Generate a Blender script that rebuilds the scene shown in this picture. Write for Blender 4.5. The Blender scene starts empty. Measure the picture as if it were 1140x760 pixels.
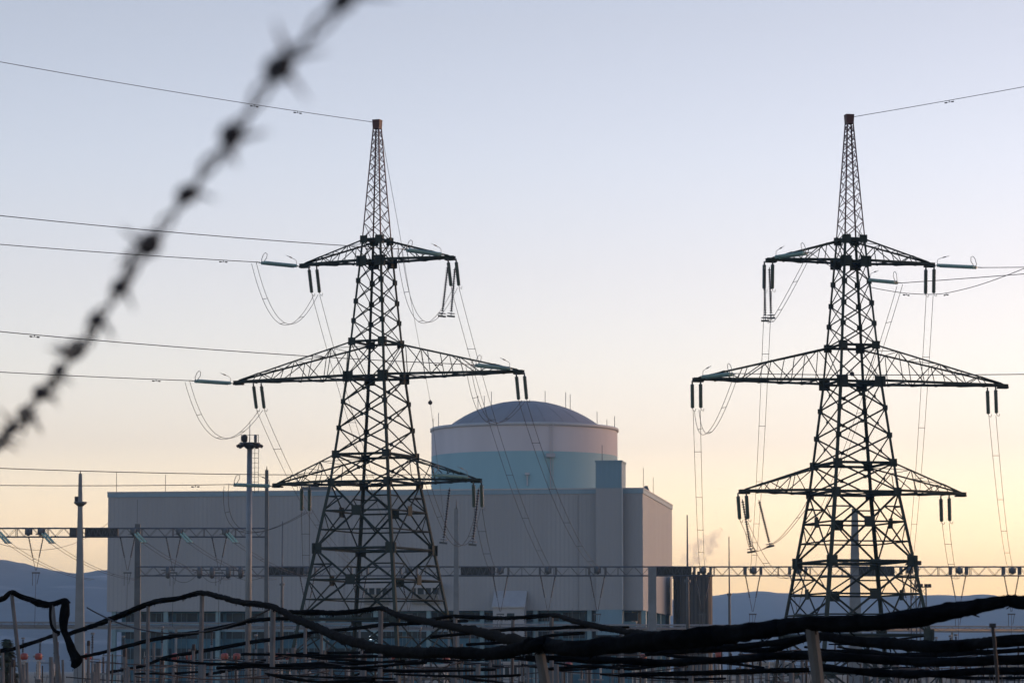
import bpy, math, random
from mathutils import Vector, Matrix, Quaternion, noise
S = bpy.context.scene
COL = S.collection
R = math.radians
random.seed(7)
# ------------------------------------------------------------------ camera
F, U0, V0, VH, EYE = 3500.0, 570.0, 380.0, 745.0, 3.0      # focal length, centre and horizon of the 1140 x 760 picture
TH = math.atan((VH - V0) / F)
cam = bpy.data.objects.new('camera', bpy.data.cameras.new('camera')); COL.objects.link(cam); S.camera = cam
cam.location = (0, 0, EYE); cam.rotation_euler = (math.pi / 2 + TH, 0, 0)
cam.data.sensor_width = 36; cam.data.lens = 36 * F / 1140
cam.data.clip_start = 0.1; cam.data.clip_end = 80000
cam.data.dof.use_dof = True; cam.data.dof.focus_distance = 300; cam.data.dof.aperture_fstop = 13
# ------------------------------------------------------------------ sky, sun, exposure
SUN_EL, SUN_AZ = 6.0, 66.0                                  # degrees; azimuth clockwise from the view direction
w = bpy.data.worlds.new('World'); S.world = w; w.use_nodes = True
nt = w.node_tree; bg = nt.nodes['Background']
sky = nt.nodes.new('ShaderNodeTexSky'); sky.sky_type = 'NISHITA'; sky.sun_disc = False
sky.sun_elevation = R(SUN_EL); sky.sun_rotation = R(SUN_AZ)
sky.dust_density = 1.0; sky.air_density = 1.0; sky.ozone_density = 1.5
geo = nt.nodes.new('ShaderNodeTexCoord'); sep = nt.nodes.new('ShaderNodeSeparateXYZ')
nt.links.new(geo.outputs['Generated'], sep.inputs[0])
mr = nt.nodes.new('ShaderNodeMapRange'); mr.inputs[1].default_value = 0; mr.inputs[2].default_value = 0.5
nt.links.new(sep.outputs['Z'], mr.inputs[0])
ramp = nt.nodes.new('ShaderNodeValToRGB'); nt.links.new(mr.outputs[0], ramp.inputs[0])
RAMP = [(0, (2.3, 1.93, 1.9)), (.052, (2.3, 1.93, 1.92)), (.078, (2.10, 1.68, 1.90)), (.142, (1.38, 1.10, 1.36)), (.19, (1.36, 1.08, 1.28)), (.25, (1.30, 1.0, 1.15)), (.32, (1.25, .965, 1.08)), (.41, (1.15, .865, .92)), (.65, (.88, .78, .93)), (1, (.68, .76, 1.0))]
#RAMPEND
els = ramp.color_ramp.elements
while len(els) < len(RAMP): els.new(0.5)
for e_, (p_, c_) in zip(els, RAMP): e_.position = p_
for e_, (p_, c_) in zip(els, RAMP): e_.color = (*c_, 1)
mul = nt.nodes.new('ShaderNodeMix'); mul.data_type = 'RGBA'; mul.blend_type = 'MULTIPLY'; mul.inputs[0].default_value = 1
nt.links.new(sky.outputs[0], mul.inputs[6]); nt.links.new(ramp.outputs[0], mul.inputs[7])
nt.links.new(mul.outputs[2], bg.inputs[0]); bg.inputs[1].default_value = 0.15
sl = bpy.data.lights.new('sun', 'SUN'); sl.energy = 0.01; sl.angle = R(4); sl.color = (1, .78, .55)
so = bpy.data.objects.new('sun', sl); COL.objects.link(so)
sd = Vector((math.sin(R(SUN_AZ)) * math.cos(R(SUN_EL)), math.cos(R(SUN_AZ)) * math.cos(R(SUN_EL)), math.sin(R(SUN_EL))))
so.rotation_euler = (-sd).to_track_quat('-Z', 'Y').to_euler()
S.view_settings.view_transform = 'Standard'; S.view_settings.look = 'None'
S.view_settings.gamma = 1; S.view_settings.use_curve_mapping = False
S.view_settings.exposure = 1.3
S.render.engine = 'CYCLES'
S.cycles.volume_bounces = 0; S.cycles.max_bounces = 6
# ------------------------------------------------------------------ helpers
def P(u, v, Y):
    """world point at forward distance Y seen at (u, v) of the 1140 x 760 photograph"""
    x, y = (u - U0) / F, (V0 - v) / F
    t = Y / (math.cos(TH) - y * math.sin(TH))
    return Vector((x * t, Y, EYE + t * (math.sin(TH) + y * math.cos(TH))))
def W2P(p):
    d = Vector(p) - Vector((0, 0, EYE))
    zc = d.y * math.cos(TH) + d.z * math.sin(TH); yc = -d.y * math.sin(TH) + d.z * math.cos(TH)
    return U0 + F * d.x / zc, V0 - F * yc / zc
def smooth0(pts, n=6):
    o = []; pts = [Vector(p) for p in pts]
    for i in range(len(pts) - 1):
        for k in range(n): o.append(pts[i].lerp(pts[i + 1], k / n))
    o.append(pts[-1]); return o
class MB:
    def __init__(s): s.v = []; s.f = []; s.sm = []
    def bar(s, a, b, w, h=None, up=None):
        a, b = Vector(a), Vector(b); d = b - a
        if d.length < 1e-6: return s
        d.normalize(); up = Vector(up) if up else (Vector((0, 0, 1)) if abs(d.z) < .95 else Vector((0, 1, 0)))
        x = d.cross(up).normalized(); y = x.cross(d); h = h or w; n = len(s.v)
        for p in (a, b):
            for i, j in ((-1, -1), (1, -1), (1, 1), (-1, 1)): s.v.append(p + x * i * w / 2 + y * j * h / 2)
        s.f += [(n, n+1, n+2, n+3), (n+7, n+6, n+5, n+4)] + [(n+i, n+4+i, n+4+(i+1) % 4, n+(i+1) % 4) for i in range(4)]
        s.sm += [0] * 6; return s
    def angle(s, a, b, w, out=None, t=.16):
        """an L section: two thin flanges"""
        a, b = Vector(a), Vector(b); d = (b - a).normalized()
        o = Vector(out) if out else Vector((0, 0, 1))
        o = o - d * o.dot(d)
        if o.length < 1e-4: o = d.orthogonal()
        o.normalize(); q = d.cross(o); tt = w * t
        e1 = (o + q).normalized(); e2 = (o - q).normalized()
        s.bar(a - e1 * w / 2 , b - e1 * w / 2, w, tt, up=e2)
        s.bar(a - e2 * w / 2 - e1 * tt * .5, b - e2 * w / 2 - e1 * tt * .5, w, tt, up=e1); return s
    def tube(s, pts, r, n=6, caps=True):
        pts = [Vector(p) for p in pts]; m = len(pts); base = len(s.v); px = None
        for i, p in enumerate(pts):
            d = (pts[min(i+1, m-1)] - pts[max(i-1, 0)]).normalized()
            if px is None: px = d.orthogonal().normalized()
            px = px - d * px.dot(d)
            px = px.normalized() if px.length > 1e-6 else d.orthogonal().normalized()
            py = d.cross(px); rr = r(i) if callable(r) else (r[i] if isinstance(r, (list, tuple)) else r)
            for k in range(n):
                a = 2 * math.pi * k / n; q = rr(a) if callable(rr) else rr
                s.v.append(p + (px * math.cos(a) + py * math.sin(a)) * q)
        for i in range(m - 1):
            for k in range(n):
                k2 = (k + 1) % n
                s.f.append((base+i*n+k, base+i*n+k2, base+(i+1)*n+k2, base+(i+1)*n+k)); s.sm.append(1)
        if caps:
            s.f.append(tuple(base + k for k in reversed(range(n)))); s.f.append(tuple(base + (m-1)*n + k for k in range(n))); s.sm += [0, 0]
        return s
    def lathe(s, prof, o, ax=(0, 0, 1), n=12, flat=False):
        """prof: (radius, distance along the axis)"""
        o, ax = Vector(o), Vector(ax).normalized(); px = ax.orthogonal().normalized(); py = ax.cross(px); base = len(s.v); m = len(prof)
        for r, h in prof:
            for k in range(n):
                a = 2 * math.pi * k / n; s.v.append(o + ax * h + (px * math.cos(a) + py * math.sin(a)) * max(r, 1e-4))
        for i in range(m - 1):
            for k in range(n):
                k2 = (k + 1) % n; s.f.append((base+i*n+k, base+i*n+k2, base+(i+1)*n+k2, base+(i+1)*n+k)); s.sm.append(0 if flat else 1)
        b2 = len(s.v); s.v += [v.copy() for v in s.v[base:base+n]] + [v.copy() for v in s.v[base+(m-1)*n:base+m*n]]
        s.f.append(tuple(b2 + k for k in reversed(range(n)))); s.f.append(tuple(b2 + n + k for k in range(n))); s.sm += [0, 0]
        return s
    def box(s, a, b):
        n = len(s.v)
        for z in (a[2], b[2]):
            for x, y in ((a[0], a[1]), (b[0], a[1]), (b[0], b[1]), (a[0], b[1])): s.v.append(Vector((x, y, z)))
        s.f += [(n+3, n+2, n+1, n), (n+4, n+5, n+6, n+7)] + [(n+i, n+(i+1) % 4, n+4+(i+1) % 4, n+4+i) for i in range(4)]
        s.sm += [0] * 6; return s
    def prism(s, base, top):
        n = len(s.v); m = len(base); s.v += [Vector(p) for p in base] + [Vector(p) for p in top]
        s.f += [tuple(n+i for i in reversed(range(m))), tuple(n+m+i for i in range(m))]
        s.f += [(n+i, n+(i+1) % m, n+m+(i+1) % m, n+m+i) for i in range(m)]; s.sm += [0] * (m + 2); return s
    def build(s, name, mat, parent=None, origin=None, local=False):
        """verts are world coordinates unless the parent is at the origin; stored local to the parent or to origin"""
        me = bpy.data.meshes.new(name); M = Matrix()
        if parent is not None and not local:
            p = parent
            while p is not None: M = p.matrix_basis @ M; p = p.parent
            M = M.inverted()
        elif origin is not None: M = Matrix.Translation(-Vector(origin))
        me.from_pydata([M @ v for v in s.v], [], s.f); me.polygons.foreach_set('use_smooth', [bool(x) for x in s.sm])
        me.materials.append(mat); me.update()
        o = bpy.data.objects.new(name, me); COL.objects.link(o)
        if parent is not None: o.parent = parent
        elif origin is not None: o.location = origin
        return o
def tag(o, label=None, cat=None, group=None, kind=None):
    if label: o['label'] = label
    if cat: o['category'] = cat
    if group: o['group'] = group
    if kind: o['kind'] = kind
    return o
def thing(name, label, cat, loc=(0, 0, 0), rz=0, group=None):
    o = bpy.data.objects.new(name, None); COL.objects.link(o); o.empty_display_size = .5
    o.location = loc; o.rotation_euler = (0, 0, rz)
    return tag(o, label, cat, group)
def dup(root, loc=None, label=None, rot=None, scale=None, group=None):
    r = root.copy(); COL.objects.link(r)
    if loc is not None: r.location = loc
    if rot is not None:
        r.rotation_mode = 'QUATERNION' if isinstance(rot, Quaternion) else 'XYZ'
        if isinstance(rot, Quaternion): r.rotation_quaternion = rot
        else: r.rotation_euler = rot
    if scale is not None: r.scale = scale
    tag(r, label, None, group)
    for ch in list(root.children):
        c = ch.copy(); COL.objects.link(c); c.parent = r
        for g in list(ch.children):
            d = g.copy(); COL.objects.link(d); d.parent = c
    return r
ORD = ['first', 'second', 'third', 'fourth', 'fifth', 'sixth', 'seventh', 'eighth', 'ninth', 'tenth', 'eleventh', 'twelfth', 'thirteenth', 'fourteenth', 'fifteenth', 'sixteenth', 'seventeenth', 'eighteenth', 'nineteenth', 'twentieth']
# ------------------------------------------------------------------ materials
def mat(name, col, rough=.6, metal=0, var=.15, scale=.6, bump=0, col2=None, stretch=None, spec=None, trans=0):
    m = bpy.data.materials.new(name); m.use_nodes = True; t = m.node_tree; b = t.nodes['Principled BSDF']
    b.inputs['Roughness'].default_value = rough; b.inputs['Metallic'].default_value = metal
    if spec is not None: b.inputs['Specular IOR Level'].default_value = spec
    if trans: b.inputs['Transmission Weight'].default_value = trans
    tc = t.nodes.new('ShaderNodeTexCoord'); mp = t.nodes.new('ShaderNodeMapping'); mp.inputs['Scale'].default_value = stretch or (1, 1, 1)
    nz = t.nodes.new('ShaderNodeTexNoise'); nz.inputs['Scale'].default_value = scale; nz.inputs['Detail'].default_value = 6
    t.links.new(tc.outputs['Object'], mp.inputs[0]); t.links.new(mp.outputs[0], nz.inputs[0])
    cr = t.nodes.new('ShaderNodeValToRGB'); c2 = col2 or tuple(c * (1 + var) for c in col)
    cr.color_ramp.elements[0].position = .3; cr.color_ramp.elements[1].position = .7
    cr.color_ramp.elements[0].color = (*[c * (1 - var) for c in col], 1) if not col2 else (*col, 1); cr.color_ramp.elements[1].color = (*c2, 1)
    t.links.new(nz.outputs[0], cr.inputs[0]); t.links.new(cr.outputs[0], b.inputs['Base Color'])
    if bump:
        bp = t.nodes.new('ShaderNodeBump'); bp.inputs['Strength'].default_value = bump; bp.inputs['Distance'].default_value = .02
        t.links.new(nz.outputs[0], bp.inputs['Height']); t.links.new(bp.outputs[0], b.inputs['Normal'])
    return m
def siding(name, col, pitch, rib_shade=0, depth=.5, panel=0):
    """vertical corrugated cladding, pitch in metres along local x+y; long seams between sheets"""
    m = mat(name, col, .55, 0, .09, 1, stretch=(.16, .16, .014)); t = m.node_tree; b = t.nodes['Principled BSDF']
    tc = t.nodes.new('ShaderNodeTexCoord'); sx = t.nodes.new('ShaderNodeSeparateXYZ'); t.links.new(tc.outputs['Object'], sx.inputs[0])
    ad = t.nodes.new('ShaderNodeMath'); ad.operation = 'ADD'; t.links.new(sx.outputs[0], ad.inputs[0]); t.links.new(sx.outputs[1], ad.inputs[1])
    def wave(freq, p):
        a = t.nodes.new('ShaderNodeMath'); a.operation = 'MULTIPLY'; a.inputs[1].default_value = freq; t.links.new(ad.outputs[0], a.inputs[0])
        f = t.nodes.new('ShaderNodeMath'); f.operation = 'FRACT'; t.links.new(a.outputs[0], f.inputs[0])
        g = t.nodes.new('ShaderNodeMath'); g.operation = 'LESS_THAN'; g.inputs[1].default_value = p; t.links.new(f.outputs[0], g.inputs[0]); return g
    g = wave(1 / pitch, .5)
    bp = t.nodes.new('ShaderNodeBump'); bp.inputs['Strength'].default_value = depth; bp.inputs['Distance'].default_value = .05
    t.links.new(g.outputs[0], bp.inputs['Height']); t.links.new(bp.outputs[0], b.inputs['Normal'])
    if rib_shade:
        cr = [n for n in t.nodes if n.type == 'VALTORGB'][0]
        h = wave(1 / rib_shade, .35)
        mx = t.nodes.new('ShaderNodeMix'); mx.data_type = 'RGBA'; mx.inputs[7].default_value = (*[c * .955 for c in col], 1)  # stripe colour slightly darker: rib shading painted into the base colour
        t.links.new(h.outputs[0], mx.inputs[0]); t.links.new(cr.outputs[0], mx.inputs[6]); t.links.new(mx.outputs[2], b.inputs['Base Color'])
    return m
M = dict(
 steel=mat('green_painted_steel', (.022, .033, .028), .75, .0, .3, .5, spec=.2),
 steel_up=mat('dark_painted_steel', (.021, .030, .026), .75, .0, .3, .5, spec=.2),
 red=mat('red_oxide_paint', (.04, .008, .008), .6, 0, .3, 1.2),
 plate=mat('dark_gusset_steel', (.022, .03, .026), .6, 0, .2, 2),
 glass=mat('green_glass_insulator', (.36, .56, .51), .3, 0, .1, 3, trans=.55),
 brown=mat('brown_porcelain', (.03, .028, .028), .25, 0, .2, 3),
 cable=mat('aluminium_cable', (.05, .052, .055), .65, .1, .1, 3),
 fitting=mat('galvanised_fitting', (.16, .17, .175), .5, .5, .2, 5),
 galv=mat('galvanised_steel', (.13, .15, .165), .5, .2, .15, .8),
 galv_d=mat('dark_galvanised_steel', (.07, .082, .09), .55, .2, .2, .8),
 lattice=mat('gantry_paint', (.08, .085, .09), .6, .1, .15, .8),
 black_panel=mat('dark_panel', (.012, .016, .017), .6, 0, .3, 1),
 siding=siding('grey_ribbed_cladding', (.235, .25, .262), 1.05, .9, .9),
 siding_b=siding('blue_cladding', (.12, .22, .28), 1.05, 0, .6),
 cyl_w=mat('white_band_render', (.42, .405, .415), .7, 0, .07, 1, stretch=(.2, .2, .03)),
 cyl_b=mat('blue_band_render', (.19, .335, .375), .7, 0, .07, 1, stretch=(.15, .15, .02)),
 dome=mat('grey_dome_shell', (.215, .208, .208), .6, 0, .06, .2),
 trim=mat('pale_roof_trim', (.32, .335, .345), .5, 0, .05, 1),
 trim_b=mat('blue_roof_trim', (.15, .24, .30), .5, 0, .05, 1),
 teal=mat('teal_panel', (.035, .10, .14), .6, 0, .35, .2, spec=.2),
 teal_l=mat('pale_teal_pillar', (.11, .20, .23), .5, 0, .1, 1),
 mull=mat('dark_teal_mullion', (.05, .105, .13), .6, 0, .4, .3),
 window=mat('dark_window_glass', (.010, .02, .022), .45, 0, .3, 1, spec=.2),
 white=mat('white_painted_wall', (.27, .28, .29), .6, 0, .06, 1),
 roofing=mat('pale_sheet_roof', (.28, .29, .30), .5, 0, .08, 1),
 brownwall=siding('brown_weathered_cladding', (.042, .042, .037), .9, 0, .6),
 concrete=mat('weathered_concrete', (.085, .092, .10), .9, 0, .25, 3, .4),
 net=mat('black_netting', (.0028, .0036, .0046), .95, 0, .6, 9, .5, spec=.02),
 wire=mat('rusty_wire', (.035, .03, .035), .6, .4, .4, 60),
 bolt=mat('dark_wire', (.012, .012, .014), .8, .0, .2, 8),
 orange=mat('orange_red_housing', (.20, .026, .016), .45, 0, .15, 2),
 grey_ins=mat('grey_porcelain', (.24, .235, .23), .3, 0, .1, 2),
 ground=mat('dry_field_soil', (.05, .05, .04), .95, 0, .3, .05, .3, (.08, .085, .05)),
 bark=mat('dark_bark', (.03, .025, .02), .9, 0, .3, 3),
 leaf=mat('dark_conifer_needles', (.02, .035, .022), .8, 0, .4, .8),
)
def hill_mat(name, col, snow):
    m = mat(name, col, .95, 0, .35, .004); t = m.node_tree; b = t.nodes['Principled BSDF']
    cr = [n for n in t.nodes if n.type == 'VALTORGB'][0]
    tc = t.nodes.new('ShaderNodeTexCoord'); mp = t.nodes.new('ShaderNodeMapping'); mp.inputs['Scale'].default_value = (.005, .006, .06)
    nz = t.nodes.new('ShaderNodeTexNoise'); nz.inputs['Scale'].default_value = 1; nz.inputs['Detail'].default_value = 5
    t.links.new(tc.outputs['Object'], mp.inputs[0]); t.links.new(mp.outputs[0], nz.inputs[0])
    sr = t.nodes.new('ShaderNodeMapRange'); sr.inputs[1].default_value = snow; sr.inputs[2].default_value = snow + .16; sr.inputs[4].default_value = .28
    t.links.new(nz.outputs[0], sr.inputs[0])
    mx = t.nodes.new('ShaderNodeMix'); mx.data_type = 'RGBA'; mx.inputs[7].default_value = (.6, .62, .66, 1)
    t.links.new(sr.outputs[0], mx.inputs[0]); t.links.new(cr.outputs[0], mx.inputs[6]); t.links.new(mx.outputs[2], b.inputs['Base Color'])
    return m
M['hill_l'] = hill_mat('wooded_hill_snow', (.030, .042, .055), .555)
M['hill_r'] = hill_mat('wooded_hill', (.035, .045, .055), .66)
# ------------------------------------------------------------------ ground, hills, haze
g = MB(); g.box((-16000, -400, -1), (16000, 14000, 0)); tag(g.build('ground', M['ground']), kind='structure')
def ridge(prof, Y, depth, mt, seed):
    mb = MB(); us = [p[0] for p in prof]; nx = 220; ny = 14; n0 = len(mb.v)
    def top(u):
        for (a, va), (b, vb) in zip(prof, prof[1:]):
            if a <= u <= b: k = (u - a) / (b - a); k = k * k * (3 - 2 * k); return va + (vb - va) * k
    for j in range(ny + 1):
        f = j / ny; prof_y = math.sin(min(f / .5, 1) * math.pi / 2) if f < .5 else math.cos((f - .5) * math.pi)
        for i in range(nx + 1):
            u = us[0] + (us[-1] - us[0]) * i / nx; h = P(u, top(u), Y).z
            x = (u - U0) / F * Y; y = Y - depth * (.5 - f)
            nn = noise.fractal(Vector((x / 260, y / 260, seed)), .9, 2.2, 5)
            n2 = noise.fractal(Vector((x / 900, y / 700, seed + 9)), .9, 2.2, 4)
            z = h * prof_y * (1 + .10 * n2 * (1 - abs(2 * f - 1) ** .3 * .2) * (0 if abs(f - .5) < .04 else 1)) + nn * 7 * (1 if prof_y > .05 else 0)
            mb.v.append(Vector((x, y, max(z, -5) if 0 < j < ny else -5)))
    for j in range(ny):
        for i in range(nx):
            a = n0 + j * (nx + 1) + i; mb.f.append((a, a + 1, a + nx + 2, a + nx + 1)); mb.sm.append(1)
    return tag(mb.build('hills', mt), kind='structure')
ridge([(-900, 700), (-500, 640), (-250, 612), (-60, 618), (0, 625), (25, 629), (45, 634), (65, 638), (85, 639), (105, 637), (130, 635), (180, 637), (260, 650), (380, 690), (480, 735)], 6000, 2600, M['hill_l'], 1)
ridge([(380, 735), (520, 700), (640, 678), (740, 668), (790, 664), (815, 660), (845, 657), (872, 661), (900, 663.5), (940, 664.5), (1000, 664), (1030, 662), (1060, 663.5), (1085, 662.5), (1110, 667), (1145, 672), (1250, 690), (1500, 690), (1900, 720)], 8500, 3000, M['hill_r'], 5)
HAZE = 8.5e-5
hz = MB(); hz.box((-15000, -300, -2), (15000, 13000, 420))
hm = bpy.data.materials.new('thin_blue_haze'); hm.use_nodes = True; t = hm.node_tree; t.nodes.remove(t.nodes['Principled BSDF'])
pv = t.nodes.new('ShaderNodeVolumePrincipled'); pv.inputs['Color'].default_value = (.44, .72, 1, 1); pv.inputs['Density'].default_value = HAZE; pv.inputs['Anisotropy'].default_value = 0
t.links.new(pv.outputs[0], t.nodes['Material Output'].inputs['Volume'])
tag(hz.build('haze', hm), kind='stuff')
# ------------------------------------------------------------------ power plant buildings
PSI = R(8)
hall = thing('plant_building', 'long grey ribbed windowless building below the domed reactor, with a teal ground storey', 'building', (26.6, 640, 0), -PSI)
W_, D_, ZT, ZB = 111.9, 67, 39.6, 15.0
m = MB(); m.box((-W_, 0, ZB), (0, D_, ZT - .9)); m.build('cladding_wall', M['siding'], hall, local=True)
m = MB(); m.box((-W_ - .15, -.15, ZT - .9), (.15, D_ + .15, ZT)); m.build('roof_edge', M['trim_b'], hall, local=True)
m = MB(); m.box((-W_ - .22, -.22, ZT), (.22, D_ + .22, ZT + .25)); m.build('roof_cap', M['trim'], hall, local=True)
m = MB(); m.box((-W_ + 2.5, 2.6, 0), (-2.6, D_ - 2.6, ZB)); base = m.build('ground_storey', M['teal'], hall, local=True)
def win(a, b): q = MB(); q.box(a, b); q.build('window', M['window'], base, local=True)
bl = MB(); mu = MB()
x = -W_ + 3
while x < -5:
    win((x + .3, 2.52, 12.9), (x + 4.9, 2.6, 14.6))
    for z0 in (5.2, 9.4): win((x + .3, 2.52, z0), (x + 4.9, 2.6, z0 + 2.2))
    for q in range(5):
        if random.random() < .75: mu.box((x + .3 + q * 1.15, 2.44, .3), (x + .42 + q * 1.15, 2.519, 14.6))
    x += 5.4
y = 5
while y < D_ - 8:
    for z0 in (5.2, 9.4, 12.5): win((-2.6, y + .4, z0), (-2.52, y + 5, z0 + 2.1))
    y += 5.4
mu.build('mullion', M['mull'], base, local=True)
bl.box((-W_ + 1.5, 1.7, 10.8), (-1.6, 2.4, 12.7)); bl.build('blue_band', M['siding_b'], base, local=True)
for i in range(11):
    xx = -W_ + 1 + i * 11.05
    m = MB(); m.box((xx, .25, 0), (xx + .9, 1.15, ZB)); m.build('pillar', M['teal_l'], hall, local=True)
for i in range(6):
    yy = 9 + i * 10.8
    m = MB(); m.box((-1.2, yy, 0), (-.3, yy + 1.8, ZB)); m.build('pillar', M['teal_l'], hall, local=True)
tw = MB(); tw.box((-9.4, -1.8, 15.1), (-4.1, 6, 39.7)); st = tw.build('stair_tower', M['siding'], hall, local=True)
m = MB(); m.box((-9.42, -1.83, 39.7), (-4.08, 6.02, 45)); m.box((-9.55, -1.95, 45), (-3.95, 6.15, 45.35)); m.build('blue_cap', M['siding_b'], st, local=True)
m = MB(); m.box((-9.42, -1.83, 10), (-4.08, 2.4, 15.1)); m.build('blue_foot', M['siding_b'], st, local=True)
m = MB(); m.box((-4.1, -2.05, 15.1), (-3.85, -1.8, 39.7)); m.build('corner_trim', M['trim'], st, local=True)
for x0 in (-13.6, -62.1):
    m = MB(); m.box((x0, -.2, 15.2), (x0 + .3, 0, 38.4)); m.build('downpipe', M['siding'], hall, local=True)
for (x0, x1) in ((-57.4, -52.2), (-47.5, -41.6)):
    h = MB(); h.box((x0, -2.6, 19.6), (x1, -.02, 20.6)); h.prism([(x0, -.02, 16.4), (x1, -.02, 16.4), (x1, -.5, 16.4), (x0, -.5, 16.4)], [(x0 + .4, -.02, 18.3), (x1 - .4, -.02, 18.3), (x1 - .4, -2.4, 18.3), (x0 + .4, -2.4, 18.3)])
    ho = h.build('air_intake_hood', M['white'], hall, local=True)
    h = MB(); h.box((x0 + .5, -2.2, 18.3), (x1 - .5, -.02, 19.6)); h.build('louver', M['window'], ho, local=True)
    for q in (.22, .5, .75):
        h = MB(); h.box((x0 + (x1 - x0) * q - .18, -2.3, 18.3), (x0 + (x1 - x0) * q + .18, -2.21, 19.6)); h.build('louver_post', M['siding'], ho, local=True)
x0, x1 = -30.3, -23.9
h = MB(); h.prism([(x0, -.02, 8), (x1, -.02, 8), (x1, -3.4, 8), (x0, -3.4, 8)], [(x0, -.02, 18.6), (x1, -.02, 18.6), (x1, -3.4, 15.6), (x0, -3.4, 15.6)])
ho = h.build('sloped_roof_annex', M['white'], hall, local=True)
h = MB(); h.prism([(x0 - .2, -3.7, 15.5), (x1 + .2, -3.7, 15.5), (x1 + .2, -.02, 18.75), (x0 - .2, -.02, 18.75)], [(x0 - .2, -3.7, 15.75), (x1 + .2, -3.7, 15.75), (x1 + .2, -.02, 19), (x0 - .2, -.02, 19)]); h.build('annex_roof', M['roofing'], ho, local=True)
h = MB(); h.box((x0 + 2.9, -3.46, 13.6), (x0 + 4.4, -3.41, 14.4)); h.build('vent', M['window'], ho, local=True)
for (xx, yy, hh) in ((-110.5, 1.2, 2.6), (-100, 1.2, 1.8), (-72, 1.5, 2.2), (-8.6, 3, 7.2), (-1.8, 20, 3.5), (-2, 44, 3), (-57.8, 1, .9)):
    m = MB(); z0 = 45.3 if -9.4 < xx < -4.1 else ZT + .25; m.tube([(xx, yy, z0), (xx, yy, ZT + hh + 2)], .06, 5); m.build('lightning_rod', M['galv_d'], hall, local=True)
m = MB(); m.prism([(-3.2, 30, ZT + .25), (-1.2, 30, ZT + .25), (-1.2, 32, ZT + .25), (-3.2, 32, ZT + .25)], [(-2.6, 30.4, ZT + 2.4), (-2, 30.4, ZT + 2.4), (-2, 31.4, ZT + 2.4), (-2.6, 31.4, ZT + 2.4)]); m.build('roof_vent', M['galv_d'], hall, local=True)
m = MB(); m.box((-72, 5, ZT + .25), (-66, 9, ZT + 1.3)); m.build('roof_unit', M['galv_d'], hall, local=True)
lamp = bpy.data.materials.new('lit_lamp'); lamp.use_nodes = True; b = lamp.node_tree.nodes['Principled BSDF']
b.inputs['Emission Color'].default_value = (.7, .85, 1, 1); b.inputs['Emission Strength'].default_value = .9
p = P(412.7, 709.5, 645); m = MB(); m.lathe([(.05, -.42), (.3, -.36), (.42, -.1), (.42, .12), (.25, .36), (.05, .42)], (p.x, p.y, p.z), (0, -1, 0), 12); m.bar((p.x, p.y + .3, p.z + .3), (p.x, p.y + 4, p.z + .3), .12)
tag(m.build('wall_lamp', lamp, origin=p), 'small lit bluish white lamp on the teal storey behind the left pylon', 'lamp')

RX, RY, RR = 2.75, 693, 20.55
re = thing('reactor_building', 'round reactor containment with white and blue bands and a low grey dome', 'building', (RX, RY, 0))
m = MB(); m.lathe([(RR, 0), (RR, 49.6)], (RX, RY, 0), n=96); m.build('blue_wall', M['cyl_b'], re)
m = MB(); m.lathe([(RR, 49.6), (RR, 55.1)], (RX, RY, 0), n=96); m.build('white_wall', M['cyl_w'], re)
m = MB(); m.lathe([(RR + .02, 55.1), (RR + .28, 55.15), (RR + .28, 55.75), (RR + .1, 55.85), (RR - .6, 55.85), (RR - .6, 55.2)], (RX, RY, 0), n=96); m.build('rim', M['trim'], re)
rs = 27.5; pr = []
for i in range(15):
    a = (1 - i / 14) * math.asin(17.7 / rs); pr.append((rs * math.sin(a), 62 - rs + rs * math.cos(a)))
m = MB(); m.lathe([(17.9, 55.2)] + pr, (RX, RY, 0), n=96); dm = m.build('dome', M['dome'], re)
m = MB()
for k in range(24):
    a = 2 * math.pi * k / 24; m.tube([(RX + r_ * 1.004 * math.cos(a), RY + r_ * 1.004 * math.sin(a), z_ + .05) for r_, z_ in pr[::2][:-1]], .025, 4)
m.build('dome_seam', M['dome'], dm)
for u, v0, v1 in ((482, 479, 465.5), (488, 478, 459.5), (532, 470, 440), (539, 470, 440.5), (547, 470, 435.5), (607, 470, 435), (630, 470, 436.5), (635, 470, 439), (665, 476, 458), (676, 477, 467), (684.5, 478, 463)):
    dx = max(-.999, min(.999, (u - 583.5) / 103.5)); yy = RY + RR * math.sqrt(1 - dx * dx) * (1 if 500 < u < 670 else -1) * .97
    xx = (u - 570) / F * yy; z1 = P(u, v1, yy).z
    m = MB(); m.tube([(xx, yy, 55.2), (xx, yy, z1)], .07, 5); m.build('lightning_rod', M['galv_d'], re)
a = R(-74); lx, ly = RX + (RR + .25) * math.cos(a), RY + (RR + .25) * math.sin(a)
m = MB()
for s_ in (-.3, .3): m.tube([(lx + s_, ly, 38), (lx + s_, ly, 56)], .05, 5)
for i in range(36): m.tube([(lx - .3, ly, 38.3 + i * .5), (lx + .3, ly, 38.3 + i * .5)], .03, 4)
m.build('ladder', M['trim'], re)
p = P(613, 506, ly - .6); m = MB(); m.box((p.x - 1, p.y - .5, p.z - .5), (p.x + 1, p.y + .9, p.z + .3)); m.bar((p.x, p.y + .2, p.z), (p.x, p.y + .2, p.z - 9), .2); m.build('platform', M['white'], re)
p = P(587, 540, RY - RR - .3); m = MB(); m.bar((p.x, p.y, p.z), (p.x, p.y, p.z + 2.6), .3); m.box((p.x - .5, p.y - .4, p.z + 2.2), (p.x + .5, p.y + .4, p.z + 2.7)); m.build('vent_pipe', M['trim'], re)

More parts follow.
